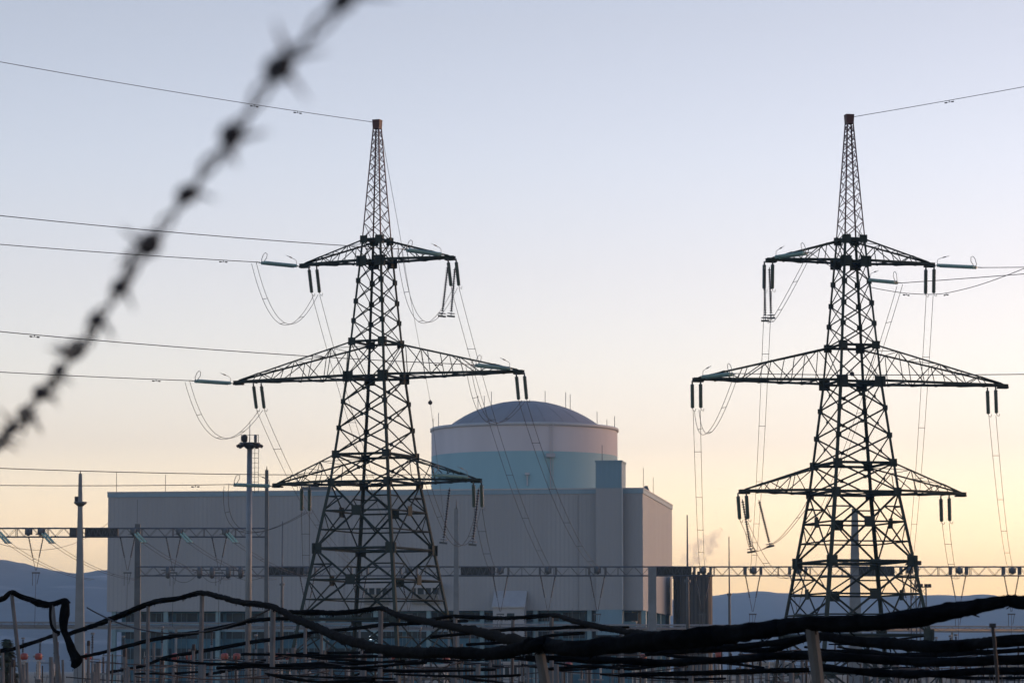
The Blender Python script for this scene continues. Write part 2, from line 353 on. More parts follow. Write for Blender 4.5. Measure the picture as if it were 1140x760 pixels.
bx0, bx1, by = 35.9, 43.9, 690
br = thing('brown_tower_block', 'dark brown slatted block at the right end of the long grey building', 'building', ((bx0 + bx1) / 2, by + 6, 0))
def rr(x0, x1, y0, y1, c): return [(x0 + c, y0), (x1 - c, y0), (x1, y0 + c), (x1, y1 - c), (x1 - c, y1), (x0 + c, y1), (x0, y1 - c), (x0, y0 + c)]
m = MB(); o = rr(bx0, bx1, by, by + 13, .9); m.prism([(x, y, 0) for x, y in o], [(x, y, 23.2) for x, y in o]); m.build('wall', M['brownwall'], br)
m = MB()
for i in range(9): m.box((bx0 + .3 + i * .88, by - .06, 1), (bx0 + .45 + i * .88, by, 23))
m.build('slat', M['bolt'], br)
o = rr(bx0 - .15, bx1 + .15, by - .15, by + 13.15, 1); m = MB(); m.prism([(x, y, 23.2) for x, y in o], [(x, y, 23.7) for x, y in o])
for i in range(7): m.box((bx0 + .4 + i * 1.1, by + .4, 23.7), (bx0 + .95 + i * 1.1, by + 3, 24.1 + .5 * random.random()))
m.build('roof', M['brownwall'], br)

# steam rising behind the brown block
sm = bpy.data.materials.new('thin_steam'); sm.use_nodes = True; t = sm.node_tree; t.nodes.remove(t.nodes['Principled BSDF'])
pv = t.nodes.new('ShaderNodeVolumePrincipled'); pv.inputs['Color'].default_value = (.88, .82, .86, 1)
tc = t.nodes.new('ShaderNodeTexCoord'); nz = t.nodes.new('ShaderNodeTexNoise'); nz.inputs['Scale'].default_value = .42; nz.inputs['Detail'].default_value = 2
t.links.new(tc.outputs['Object'], nz.inputs[0]); mp = t.nodes.new('ShaderNodeMapRange'); mp.inputs[1].default_value = .40; mp.inputs[2].default_value = .74; mp.inputs[4].default_value = .21
t.links.new(nz.outputs[0], mp.inputs[0]); t.links.new(mp.outputs[0], pv.inputs['Density']); t.links.new(pv.outputs[0], t.nodes['Material Output'].inputs['Volume'])
pts = [P(u, v, 800) for u, v in ((755, 632), (764, 623), (774, 616), (783, 611), (790, 604), (797, 595), (803, 588))]
m = MB(); m.tube(smooth0(pts), [.4 + 2.5 * math.sin(min(1, i / 20) * math.pi * .62) * (1 + .25 * math.sin(i * 1.3)) * (1 if i < 22 else max(.06, (37 - i) / 15)) for i in range(37)], 12); tag(m.build('steam_plume', sm, origin=pts[0]), 'thin drifting steam plume rising beside the brown block', 'steam', kind='stuff')

# ------------------------------------------------------------------ long pipe bridge and small control buildings
pb = thing('pipe_bridge', 'long low grey pipe bridge running across the whole yard in front of the plant', 'pipe bridge', (0, 528, 0))
A, B = P(-60, 695.5, 498), P(1200, 700.5, 560)
m = MB()
for dz in (-.45, .45): m.bar(A + Vector((0, 0, dz)), B + Vector((0, 0, dz)), .22)
n_ = 60
for i in range(n_): m.bar(A.lerp(B, i / n_) + Vector((0, 0, -.45)), A.lerp(B, (i + .5) / n_) + Vector((0, 0, .45)), .08); m.bar(A.lerp(B, (i + .5) / n_) + Vector((0, 0, .45)), A.lerp(B, (i + 1) / n_) + Vector((0, 0, -.45)), .08)
m.build('girder', M['galv'], pb)
m = MB(); off = Vector((0, .8, 0))
for dz, r_ in ((-.15, .35), (.5, .16)): m.tube([A + off + Vector((0, 0, dz)), B + off + Vector((0, 0, dz))], r_, 10)
m.build('pipe', M['fitting'], pb)
for i in range(13):
    q = A.lerp(B, (i + .4) / 13); m = MB(); m.bar((q.x, q.y + .4, 0), (q.x, q.y + .4, q.z - .5), .35); m.build('leg', M['galv'], pb)
def house(u0, u1, v, Y, cols, rows, label, flat=True):
    a, b = P(u0, v, Y), P(u1, v, Y); cx = (a.x + b.x) / 2
    h = thing('control_house', label, 'building', (cx, Y + 4, 0), 0, 'small white control houses')
    m = MB(); m.box((a.x, Y, 0), (b.x, Y + 8, a.z)); m.build('wall', M['white'], h)
    m = MB(); m.box((a.x - .25, Y - .3, a.z), (b.x + .25, Y + 8.3, a.z + .25)); m.build('roof', M['roofing'], h)
    wv = (b.x - a.x) / cols
    for r_ in range(rows):
        for c in range(cols):
            z = a.z - 1.7 - r_ * 1.9; x = a.x + wv * (c + .25)
            m = MB(); m.box((x, Y - .05, z), (x + wv * .5, Y - .005, z + 1.15)); o = m.build('window', M['window'], h)
            m = MB(); m.box((x - .07, Y - .12, z - .12), (x + wv * .5 + .07, Y - .051, z - .01)); m.build('sill', M['trim'], o)
house(958, 1001, 732, 455, 4, 2, 'pale two row windowed house below the right pylon')
house(842, 884, 738, 440, 4, 2, 'low white house between the brown block and the right pylon')
house(1098, 1150, 741, 420, 5, 1, 'low white house at the right edge of the yard')
house(560, 586, 738, 430, 3, 1, 'low white house under the meeting point of the black nets')
house(470, 494, 741, 430, 3, 1, 'smallest white house right of the left pylon feet')
# ------------------------------------------------------------------ pylons
LEV = [(0, 5.9, 7.4), (19.6, 2.95, 3.6), (29.2, 1.92, 2.4), (41.8, .95, 1.2), (52.9, .27, .27)]
def pq(z):
    for (a, p0, q0), (b, p1, q1) in zip(LEV, LEV[1:]):
        if a <= z <= b: k = (z - a) / (b - a); return p0 + (p1 - p0) * k, q0 + (q1 - q0) * k
def corner(z, i, j): p, q = pq(z); return Vector((i * p, j * q, z))
CN = [(-1, -1), (1, -1), (1, 1), (-1, 1)]
ARMS = [('upper', 39.8, 41.8, 7.75), ('middle', 29.2, 32.4, 14.45), ('lower', 19.6, 22.1, 10.35)]
def plate(mb, c, n, sx, sz, t=.05):
    n = Vector(n).normalized(); x = n.cross(Vector((0, 0, 1))).normalized(); mb.bar(c - n * t / 2, c + n * t / 2, sx, sz, up=(0, 0, 1))
def pylon():
    root = thing('lattice_pylon', 'left dark green lattice pylon in front of the domed reactor', 'pylon', (0, 0, 0), 0, 'high voltage lattice pylons')
    for i, j in CN:
        m = MB(); out = (i, j, 0)
        for (a, b, w_) in ((-.2, 13.6, .29), (13.6, 19.6, .27), (19.6, 29.2, .225), (29.2, 41.8, .18)):
            m.angle(corner(max(a, 0), i, j), corner(b, i, j), w_, out)
        m.build('leg', M['steel'], root, local=True)
        m = MB(); c = corner(0, i, j); m.lathe([(.7, -.2), (.7, .25), (.4, .45)], (c.x, c.y, 0), n=10); m.build('footing', M['concrete'], root, local=True)
    br = MB(); gp = br
    big = [0, 7.3, 13.6, 19.6]; mid = [19.6, 22.1, 24.5, 26.9, 29.2]; up = [29.2, 32.4, 34.3, 36.1, 38, 39.8, 41.8]
    for k in range(4):
        (i0, j0), (i1, j1) = CN[k], CN[(k + 1) % 4]; nn = Vector((i0 + i1, j0 + j1, 0))
        for z0, z1 in zip(big, big[1:]):
            a, b, c, d = corner(z0, i0, j0), corner(z0, i1, j1), corner(z1, i0, j0), corner(z1, i1, j1)
            wd = .135; br.angle(a, d, wd, nn); br.angle(b, c, wd, nn)
            pa, pb = (b - a).length, (d - c).length; tt = pa / (pa + pb); x = a.lerp(d, tt)
            plate(gp, x + nn * .03, nn, .95, .9)
            if z0 > 0:
                br.angle(a, b, .16, nn)
                plate(gp, a + (b - a).normalized() * .25, nn, .95, .95); plate(gp, b + (a - b).normalized() * .25, nn, .95, .95)
            # secondary bracing: from the half diagonals to the legs, with struts between them
            for (lo, hi, far) in ((a, c, d), (b, d, c)):
                m1 = lo.lerp(x, .5); br.angle(m1, lo.lerp(hi, .5 * tt), .09, nn); br.angle(m1, lo.lerp(hi, tt), .09, nn)
                br.angle(x, lo.lerp(hi, tt), .11, nn)
                m2 = hi.lerp(x, .5); br.angle(m2, lo.lerp(hi, tt + (1 - tt) * .5), .09, nn); br.angle(m2, lo.lerp(hi, tt), .09, nn)
            q1, q2 = a.lerp(x, .5), b.lerp(x, .5); br.angle(q1, q2, .09, nn)
            if z0 == 0: br.angle(q1, a.lerp(b, .5), .09, nn); br.angle(q2, a.lerp(b, .5), .09, nn)
        for zs, wd in ((mid, .105), (up, .08)):
            for z0, z1 in zip(zs, zs[1:]):
                a, b, c, d = corner(z0, i0, j0), corner(z0, i1, j1), corner(z1, i0, j0), corner(z1, i1, j1)
                br.angle(a, d, wd, nn); br.angle(b, c, wd, nn)
                for q, r_ in ((a, b), (b, a)): plate(gp, q + (r_ - q).normalized() * .12, nn, .46 if z0 > 25 else .5, .44)
                x = a.lerp(d, .5)
                if wd > .1: plate(gp, x, nn, .3, .3)
        for z in (19.6, 22.1, 29.2, 32.4, 39.8, 41.8):
            a, b = corner(z, i0, j0), corner(z, i1, j1); br.angle(a, b, .16, nn); s_ = 1.0 if z in (29.2, 39.8) else .72
            for q, r_ in ((a, b), (b, a)): plate(gp, q + (r_ - q).normalized() * .2 + nn * .02, nn, s_, s_ * .95)
    for z in (7.3, 13.6, 19.6, 29.2, 39.8):
        br.angle(corner(z, -1, -1), corner(z, 1, 1), .12); br.angle(corner(z, 1, -1), corner(z, -1, 1), .12)
    br.build('tower_bracing', M['steel_up'], root, local=True)
    pk = MB(); zs = [41.8]
    while zs[-1] < 52.2: zs.append(min(52.5, zs[-1] + max(.75, (pq(zs[-1])[0] + pq(zs[-1])[1]) * .72)))
    for i, j in CN: pk.angle(corner(41.8, i, j), corner(52.7, i, j), .105, (i, j, 0))
    for k in range(4):
        (i0, j0), (i1, j1) = CN[k], CN[(k + 1) % 4]; nn = Vector((i0 + i1, j0 + j1, 0))
        for z0, z1 in zip(zs, zs[1:]): pk.angle(corner(z0, i0, j0), corner(z1, i1, j1), .05, nn); pk.angle(corner(z0, i1, j1), corner(z1, i0, j0), .05, nn)
    peak = pk.build('tower_peak', M['steel_red'], root, local=True)
    m = MB(); m.prism([(-.32, -.32, 52.1), (.32, -.32, 52.1), (.32, .32, 52.1), (-.32, .32, 52.1)], [(-.36, -.36, 52.95), (.36, -.36, 52.95), (.36, .36, 52.95), (-.36, .36, 52.95)]); m.build('peak_cap', M['red'], peak, local=True)
    for nm, zb, zt, L in ARMS:
        for sg in (-1, 1):
            m = MB(); n_ = max(4, int(L / 2.1)); ln, lf = corner(zb, sg, -1), corner(zb, sg, 1); tn, tf = corner(zt, sg, -1), corner(zt, sg, 1)
            e = [Vector((sg * L, y, zb)) for y in (-.22, .22)]; et = [Vector((sg * (L - .7), y, zb + .34)) for y in (-.2, .2)]
            for s_, b_, t_, e_, f_ in ((-1, ln, tn, e[0], et[0]), (1, lf, tf, e[1], et[1])):
                m.angle(b_, e_, .21, (0, s_, -1)); m.angle(t_, f_, .135, (0, s_, 1)); m.angle(f_, e_, .18, (0, s_, 1))
                for q in range(n_):
                    a, b = q / n_, (q + 1) / n_
                    if q % 2 == 0: m.angle(b_.lerp(e_, a), t_.lerp(f_, b), .06, (0, s_, 0))
                    else: m.angle(t_.lerp(f_, a), b_.lerp(e_, b), .06, (0, s_, 0))
                    if b < .95: m.angle(b_.lerp(e_, b), t_.lerp(f_, b), .055, (0, s_, 0))
            for (c0, c1, d0, d1, wd) in ((ln, e[0], lf, e[1], .085), (tn, et[0], tf, et[1], .06)):
                for q in range(n_):
                    a, b = q / n_, (q + 1) / n_
                    m.angle(c0.lerp(c1, a), d0.lerp(d1, b), wd) if q % 2 else m.angle(d0.lerp(d1, a), c0.lerp(c1, b), wd)
                    m.angle(c0.lerp(c1, b), d0.lerp(d1, b), wd)
            m.box((min(sg * L, sg * (L - .9)), -.3, zb - .18), (max(sg * L, sg * (L - .9)), .3, zb - .05))
            m.build('cross_arm', M['steel_up'], root, local=True)
    return root
M['steel_red'] = mat('red_tinged_peak_steel', (.065, .028, .03), .6, 0, .3, .6)
PHL, PHR = R(22), R(13)
pyl = pylon()
cl = P(418.8, 423, 285); pyl.location = (cl.x, 285, .2); pyl.rotation_euler.z = -PHL
cr_ = P(948.7, 432, 273.5); pyr = dup(pyl, (cr_.x, 273.5, -1.35), 'right dark lattice pylon standing against the open sky', (0, 0, PHR))
def LP(x, y, z): return Matrix.Translation(pyl.location) @ Matrix.Rotation(-PHL, 4, 'Z') @ Vector((x, y, z))
def RP(x, y, z): return Matrix.Translation(pyr.location) @ Matrix.Rotation(PHR, 4, 'Z') @ Vector((x, y, z))
def aim(d):            # turn local -Z to d
    return Vector((0, 0, -1)).rotation_difference(Vector(d).normalized())
# ---- insulator prototypes, hanging along local -Z from the origin
def discs(mb, x, y, z0, z1, r, step):
    n = max(2, int((z0 - z1) / step)); pr = []
    for i in range(n):
        z = (z0 - z1) * i / n; h = (z0 - z1) / n
        pr += [(r * .35, z), (r * .5, z + h * .2), (r, z + h * .45), (r * .98, z + h * .6), (r * .35, z + h * .7)]
    mb.lathe(pr, (x, y, z0), (0, 0, -1), 10); return mb
def loop(c, r, plane, n=14, a0=0, a1=2 * math.pi):
    u, v = plane; return [Vector(c) + Vector(u) * r * math.cos(a0 + (a1 - a0) * i / n) + Vector(v) * r * 1.4 * math.sin(a0 + (a1 - a0) * i / n) for i in range(n + 1)]
def tension():         # twin glass strings, length 5.2
    t_ = thing('tension_insulator', 'x', 'insulator', (0, 0, 0), 0, 'long tension insulator strings')
    for y in (-.2, .2): discs(MB(), 0, y, -.45, -4.35, .17, .17).build('disc_string', M['glass'], t_, local=True)
    for z0, z1 in ((0, -.42), (-4.4, -4.75)):
        m = MB(); m.prism([(-.03, -.05, z0), (.03, -.05, z0), (.03, .05, z0), (-.03, .05, z0)], [(-.03, -.28, z1 if z0 == 0 else z1 + .2), (.03, -.28, z1 if z0 == 0 else z1 + .2), (.03, .28, z1 if z0 == 0 else z1 + .2), (-.03, .28, z1 if z0 == 0 else z1 + .2)]); m.bar((0, 0, z1 + .1), (0, 0, z1 - .35), .08); m.build('yoke_plate', M['fitting'], t_, local=True)
    m = MB(); m.tube([(0, 0, -4.4), (.3, 0, -4.45), (.75, 0, -4.25), (.95, 0, -4.0), (.85, 0, -3.8), (.5, 0, -3.85), (.1, 0, -4.2)], .03, 6); m.build('arcing_loop', M['fitting'], t_, local=True)
    m = MB(); m.tube([(0, 0, -.3), (.5, 0, -.32), (.62, 0, -.5), (.72, 0, -.9), (.9, 0, -1.5)], .022, 5); m.bar((.72, 0, -.85), (.8, 0, -1.15), .08); m.build('arcing_horn', M['fitting'], t_, local=True)
    return t_
def downlead():        # pair of strings .75 m apart, length L = 1 scaled later
    t_ = thing('downlead_insulator', 'x', 'insulator', (0, 0, 0), 0, 'paired insulators at the arm ends')
    for x in (-.36, .36): discs(MB(), x, 0, -.15, -3.2, .17, .17).build('disc_string', M['glass_d'], t_, local=True)
    for x in (-.36, .36):
        m = MB(); m.tube([(x, 0, -3.2), (x + .02, 0, -3.5), (x + .22, 0, -3.75), (x + .28, 0, -3.4)], .03, 5); m.bar((x, 0, .28), (x, 0, -.2), .13); m.build('clamp', M['fitting'], t_, local=True)
    return t_
def hanger():          # single long black string with a weight
    t_ = thing('jumper_insulator', 'x', 'insulator', (0, 0, 0), 0, 'black jumper strings hanging from arm ends')
    discs(MB(), 0, 0, -.1, -4.0, .15, .2).build('disc_string', M['brown'], t_, local=True)
    m = MB(); m.bar((0, 0, .05), (0, 0, -.1), .08); m.tube(loop((0, 0, -4.1), .32, ((1, 0, 0), (0, 1, 0))), .035, 6, False); m.build('grading_ring', M['fitting'], t_, local=True)
    m = MB(); m.bar((-.36, 0, -4.35), (.36, 0, -4.35), .11, .16); m.bar((0, 0, -4.0), (0, 0, -4.35), .07); m.build('weight_clamp', M['galv_d'], t_, local=True)
    return t_
M['glass_d'] = mat('dark_green_glass', (.045, .085, .08), .2, 0, .1, 3)
PT = {'tension': tension(), 'downlead': downlead(), 'hanger': hanger()}; USED = set()
LEN = {'tension': 5.1, 'downlead': 3.6, 'hanger': 4.35}
def hang(kind, a, b, label, stretch=True, roll=None):
    a, b = Vector(a), Vector(b); d = b - a; q = aim(d)
    if roll is not None:      # keep local +X as close as possible to the given direction
        z = -d.normalized(); x = Vector(roll) - z * z.dot(Vector(roll)); x.normalize(); y = z.cross(x)
        q = Matrix((x, y, z)).transposed().to_quaternion()
    k = d.length / LEN[kind] if stretch else 1
    if kind in USED: o = dup(PT[kind], a, label, q, (1, 1, k))
    else:
        o = PT[kind]; USED.add(kind); o.location = a; o.rotation_mode = 'QUATERNION'; o.rotation_quaternion = q; o.scale = (1, 1, k); o['label'] = label
    return o
def sagline(a, b, sag, n=24, side=None):
    a, b = Vector(a), Vector(b); return [a.lerp(b, i / n) - Vector((0, 0, 4 * sag * (i / n) * (1 - i / n))) for i in range(n + 1)]
def cable(name, pts, r, label, cat='cable', group=None, twin=None, spacers=0, mt=None, damp=()):
    """one conductor, or a twin bundle held apart by spacers"""
    pts = [Vector(p) for p in pts]; o = thing(name, label, cat, pts[0], 0, group)
    offs = [Vector((0, 0, 0))] if twin is None else [Vector(twin) / 2, -Vector(twin) / 2]
    for of in offs:
        m = MB(); m.tube([p + of for p in pts], r, 5); m.build('strand' if twin is None else 'conductor', mt or M['cable'], o)
    for k in range(spacers):
        f = (k + .7) / (spacers + .4) * (len(pts) - 1); i = min(int(f), len(pts) - 2); p = pts[i].lerp(pts[i + 1], f - i)
        m = MB(); m.bar(p + Vector(twin) * .58, p - Vector(twin) * .58, r * 1.8); m.build('spacer', M['cable'], o)
    for f in damp:
        f *= len(pts) - 1; i = int(f); p = pts[i].lerp(pts[i + 1], f - i); d = (pts[i + 1] - pts[i]).normalized()
        m = MB(); z = Vector((0, 0, .16))
        for s_ in (-1, 1): m.lathe([(.03, -.13), (.06, -.10), (.06, .10), (.03, .13)], p - z + d * s_ * .34, d, 8)
        m.bar(p - z - d * .4, p - z + d * .4, .03); m.bar(p, p - z, .05); m.build('damper', M['bolt'], o)
    return o
def fitline(s, d, u, v, L=190, c=.00042, n=40):
    """catenary leaving s in horizontal direction d, crossing the column u of the photo at height v, then going on"""
    s = Vector(s); d = Vector((d[0], d[1], 0)).normalized()
    lo, hi = 0, L
    for _ in range(60):
        t_ = (lo + hi) / 2; x = W2P(s + d * t_)[0]
        if (x > u) == (d.x < 0): lo = t_
        else: hi = t_
    p = s + d * t_; z = P(u, v, p.y).z; s1 = (z - s.z - c * t_ * t_) / t_
    return [s + d * (L * i / n) + Vector((0, 0, s1 * (L * i / n) + c * (L * i / n) ** 2)) for i in range(n + 1)]
DL = Vector((-.72, -.69, 0)); DR = Vector((.75, -.66, 0))
YG = 410
lp = {'upper': (39.55, 7.75), 'middle': (28.95, 14.45), 'lower': (19.35, 10.35)}
nmv = {'upper': ((0, 272), (0, 240)), 'middle': ((0, 414), (0, 369)), 'lower': ((0, 540), (0, 521))}
gl = {'upper': (455, 610), 'middle': (400, 665), 'lower': (342, 557)}
inb = {'upper': (1.3, .25), 'middle': (2.4, .3), 'lower': (3.3, .35)}
for nm in ('upper', 'middle', 'lower'):
    zb, L = lp[nm]
    for si, sg in enumerate((-1, 1)):
        side = 'left' if sg < 0 else 'right'
        a = LP(sg * (L if sg < 0 else L - 1.0), -.25, zb + .2 + (.35 if sg > 0 else 0)); b = a + DL * 5.1 + Vector((0, 0, -.05 if sg < 0 else .05))
        hang('tension', a, b, f'green tension insulator at the {side} end of the left pylon\'s {nm} arm', roll=(0, 0, 1))
        cable('power_line', fitline(b, DL, *nmv[nm][si]), .035, f'power line leaving leftward from the {side} end of the left pylon\'s {nm} arm', 'power line', 'power lines running off to the left', damp=(.02, .245))
        # pair of strings and the downlead to the yard gantry
        c = LP(sg * (L - inb[nm][si]), 0, zb - .05); g_ = P(gl[nm][si], 632, YG); hd = (g_ - c); hd.z = 0; hd.normalize()
        e_ = c + (hd * .80 + Vector((0, 0, -.60))) * 3.5
        hang('downlead', c, e_, f'paired dark insulators under the {side} end of the left pylon\'s {nm} arm', roll=(1, 0, 0))
        cable('downlead_cable', sagline(e_, g_, 2.5, 26), .024, f'twin downlead from the {side} end of the left pylon\'s {nm} arm to the gantry beam', 'cable', 'twin downleads from the pylons', (.72, 0, 0), 5)
        j0 = b + Vector((-.2, 0, -.1)); j1 = e_
        if sg < 0: low = {'upper': (318, 361), 'middle': (248, 488), 'lower': (275, 592)}[nm]
        else: low = {'upper': (490, 349), 'middle': (552, 471), 'lower': (515, 607)}[nm]
        mid_ = P(*low, (j0.y + j1.y) / 2)
        pts = []
        # quadratic through j0, mid_, j1 in the chord parameter
        k = .55 if sg < 0 else .62
        if nm == 'upper' and sg > 0: k = .8
        ctrl = (mid_ - j0 * (1 - k) ** 2 - j1 * k ** 2) / (2 * k * (1 - k))
        pts = [j0 * (1 - t_) ** 2 + ctrl * 2 * t_ * (1 - t_) + j1 * t_ ** 2 for t_ in [i / 24 for i in range(25)]]
        cable('jumper_cable', pts, .024, f'twin jumper loop slung below the {side} end of the left pylon\'s {nm} arm', 'cable', 'jumper loops under the pylon arms', (.42, .1, .1), 3)
for nm, us in (('upper', ((498.5, 296, 492, 352), (506.5, 298, 502, 352))), ('lower', ((500.5, 543, 493.5, 604), (533, 543, 526, 606)))):
    for i, (u0, v0, u1, v1) in enumerate(us):
        y = LP(lp[nm][1] - .5, 0, 0).y
        hang('hanger', P(u0, v0, y), P(u1, v1, y + .3), f'{["left", "right"][i]} of two black strings hanging at the right end of the left pylon\'s {nm} arm')
# the right pylon
gr_ = {'upper': (838, 1012), 'middle': (782, 1126), 'lower': (888, 1067)}
inr = {'upper': (.2, .4), 'middle': (.3, 1.5), 'lower': (.25, 1.9)}
for nm in ('upper', 'middle', 'lower'):
    zb, L = lp[nm]
    for si, sg in enumerate((-1, 1)):
        side = 'left' if sg < 0 else 'right'
        c = RP(sg * (L - inr[nm][si]), 0, zb - .05); g_ = P(gr_[nm][si], 636, YG); hd = (g_ - c); hd.z = 0; hd.normalize()
        e_ = c + (hd * .78 + Vector((0, 0, -.62))) * 3.4
        hang('downlead', c, e_, f'paired dark insulators under the {side} end of the right pylon\'s {nm} arm', roll=(1, 0, 0))
        cable('downlead_cable', sagline(e_, g_, 2.5, 26), .024, f'twin downlead from the {side} end of the right pylon\'s {nm} arm to the gantry beam', 'cable', 'twin downleads from the pylons', (.62, 0, 0), 5)
        if sg < 0 and nm != 'lower':
            a = RP(-L + .6, -.3, zb + .45); d = Vector((.62, -.78, 0)); b = a + d * 4.6
            hang('tension', a, b, f'green tension insulator lying along the left end of the right pylon\'s {nm} arm', roll=(0, 0, 1))
            if nm == 'middle': cable('power_line', fitline(b, (.74, -.67, 0), 1139, 416.5, 160), .035, 'power line passing in front of the right pylon at middle arm height', 'power line', 'power lines running off to the right')
            low = {'upper': (872, 338), 'middle': (790, 481)}[nm]; k = {'upper': .42, 'middle': .5}[nm]; end = e_ if nm == 'middle' else P(857, 357, c.y)
            mid_ = P(*low, c.y - 2); ctrl = (mid_ - b * (1 - k) ** 2 - end * k ** 2) / (2 * k * (1 - k))
            cable('jumper_cable', [b * (1 - t_) ** 2 + ctrl * 2 * t_ * (1 - t_) + end * t_ ** 2 for t_ in [i / 24 for i in range(25)]], .024, f'twin jumper loop slung below the left end of the right pylon\'s {nm} arm', 'cable', 'jumper loops under the pylon arms', (.40, .1, .1), 3)
            if nm == 'upper':
                q = P(957, 311.5, b.y - 6); cable('link_wire', sagline(b, q, .25, 12), .03, 'slack wire from the right pylon\'s upper left arm tip back behind the tower', 'cable')
        if sg > 0 and nm == 'upper':
            a = RP(L, 0, zb + .25); b = a + DR * 5.0 + Vector((0, 0, -.62))
            hang('tension', a, b, 'green tension insulator at the right tip of the right pylon\'s upper arm', roll=(0, 0, 1))
            cable('power_line', fitline(b, DR, 1139, 297.5, 160), .033, 'level power line from the right tip of the right pylon\'s upper arm', 'power line', 'power lines running off to the right', damp=(.03,))
y = RP(-7, 0, 0).y
for i, (u0, v0, u1, v1) in enumerate(((851, 298, 852, 357), (856.5, 298, 858.5, 354))): hang('hanger', P(u0, v0, y), P(u1, v1, y + .2), f'{["left", "right"][i]} of two black strings hanging at the left end of the right pylon\'s upper arm')
y = RP(-9.5, 0, 0).y
for i, (u0, v0, u1, v1) in enumerate(((826.5, 556, 836.5, 614), (845, 557, 857.5, 608))): hang('hanger', P(u0, v0, y), P(u1, v1, y + .2), f'{["left", "right"][i]} of two black strings hanging at the left end of the right pylon\'s lower arm')
pts = [P(u, v, y) for u, v in ((832, 592), (838, 612), (847, 612), (857, 607), (872, 596), (893, 570), (903, 552))]
def smooth(pts, n=6):
    o = []; pts = [Vector(p) for p in pts]
    for i in range(len(pts) - 1):
        p0, p1, p2, p3 = pts[max(i-1, 0)], pts[i], pts[i+1], pts[min(i+2, len(pts)-1)]
        for k in range(n):
            t_ = k / n; o.append(.5 * ((2 * p1) + (p2 - p0) * t_ + (2 * p0 - 5 * p1 + 4 * p2 - p3) * t_ ** 2 + (3 * p1 - p0 - 3 * p2 + p3) * t_ ** 3))
    o.append(pts[-1]); return o
cable('jumper_cable', smooth(pts), .024, 'twin jumper loop slung below the left end of the right pylon\'s lower arm', 'cable', 'jumper loops under the pylon arms', (.35, .1, .12), 3)
yT = 271; a = P(966, 311.5, yT); b = P(1003, 315, yT - 2.6)
hang('tension', a, b, 'green tension insulator reaching right from the body of the right pylon', roll=(0, 0, 1))
cable('power_line', fitline(b, DR, 1139, 305, 160), .033, 'power line rising right from the insulator on the right pylon\'s body', 'power line', 'power lines running off to the right')
cable('power_line', smooth([P(966, 319, 272), P(983, 322.5, 271), P(1010, 326.5, 268), P(1040, 327.5, 264), P(1062, 324.5, 260), P(1100, 314, 254), P(1160, 290, 245), P(1260, 240, 235)]), .03, 'slack sagging power line with dampers right of the right pylon', 'power line', 'power lines running off to the right', damp=(.28, .52))
g_ = P(888, 637, YG)
cable('downlead_cable', sagline(b + Vector((-.1, 0, -.2)), P(905, 590, 330), 1.2, 24), .024, 'twin downlead slanting down left through the right pylon from its body insulator', 'cable', 'twin downleads from the pylons', (.5, .1, .15), 6)
# earth wires
tl, tr = LP(0, 0, 52.85), RP(0, 0, 52.85)
cable('earth_wire', fitline(tl + Vector((-.4, 0, -.1)), DL, 0, 69, 200, .0004), .028, 'thin earth wire from the tip of the left pylon to the upper left', 'earth wire', damp=(.045, .07))
cable('earth_wire', fitline(tr + Vector((.4, 0, -.1)), DR, 1139, 97, 200, .0004), .028, 'thin earth wire from the tip of the right pylon to the upper right', 'earth wire', damp=(.05,))
ew = [P(422.5, 133, 286), P(428, 165, 291), P(436, 211, 300), P(446, 266, 318), P(455, 321, 338), P(467, 385, 362), P(479, 448, 395), P(487, 516, 430), P(494, 575, 470)]
cable('earth_wire', smooth(ew), .022, 'very thin earth wire falling right from the left pylon tip past a dark ball', 'earth wire')
def ball(p, r, label):
    m = MB(); m.lathe([(.02, -r)] + [(r * math.cos(a), r * math.sin(a)) for a in [R(-80 + 16 * i) for i in range(11)]] + [(.02, r)], p, n=14); m.bar(p + Vector((0, 0, r)), p + Vector((0, 0, r + .12)), .08)
    tag(m.build('marker_ball', M['bolt'], origin=p), label, 'marker ball')
ball(P(479, 448, 395), .28, 'small dark marker ball on a thin wire left of the reactor dome')
ball(P(948.5, 416, 273), .2, 'small dark ball inside the right pylon just above its middle arm')
# ------------------------------------------------------------------ switchyard gantries and masts
def truss(mb, a, b, h, d, n, r=.09):
    a, b = Vector(a), Vector(b)
    c = [(a + Vector((0, y, z)), b + Vector((0, y, z))) for y in (-d / 2, d / 2) for z in (-h / 2, h / 2)]
    for p, q in c: mb.angle(p, q, r * 1.9, (q - p).cross(Vector((0, 1, 0))))
    for i in range(n):
        f, g = i / n, (i + 1) / n
        for lo, hi in ((c[0], c[1]), (c[2], c[3])):
            l0, h0 = (lo, hi) if i % 2 else (hi, lo); mb.bar(l0[0].lerp(l0[1], f), h0[0].lerp(h0[1], g), r * .5)
        for lo, hi in ((c[0], c[2]), (c[1], c[3])):
            l0, h0 = (lo, hi) if i % 2 else (hi, lo); mb.bar(l0[0].lerp(l0[1], f), h0[0].lerp(h0[1], g), r * .5)
        if i % 4 == 0:
            for lo, hi in ((c[0], c[1]), (c[2], c[3])): mb.bar(lo[0].lerp(lo[1], f), hi[0].lerp(hi[1], f), r * .9)
    return mb
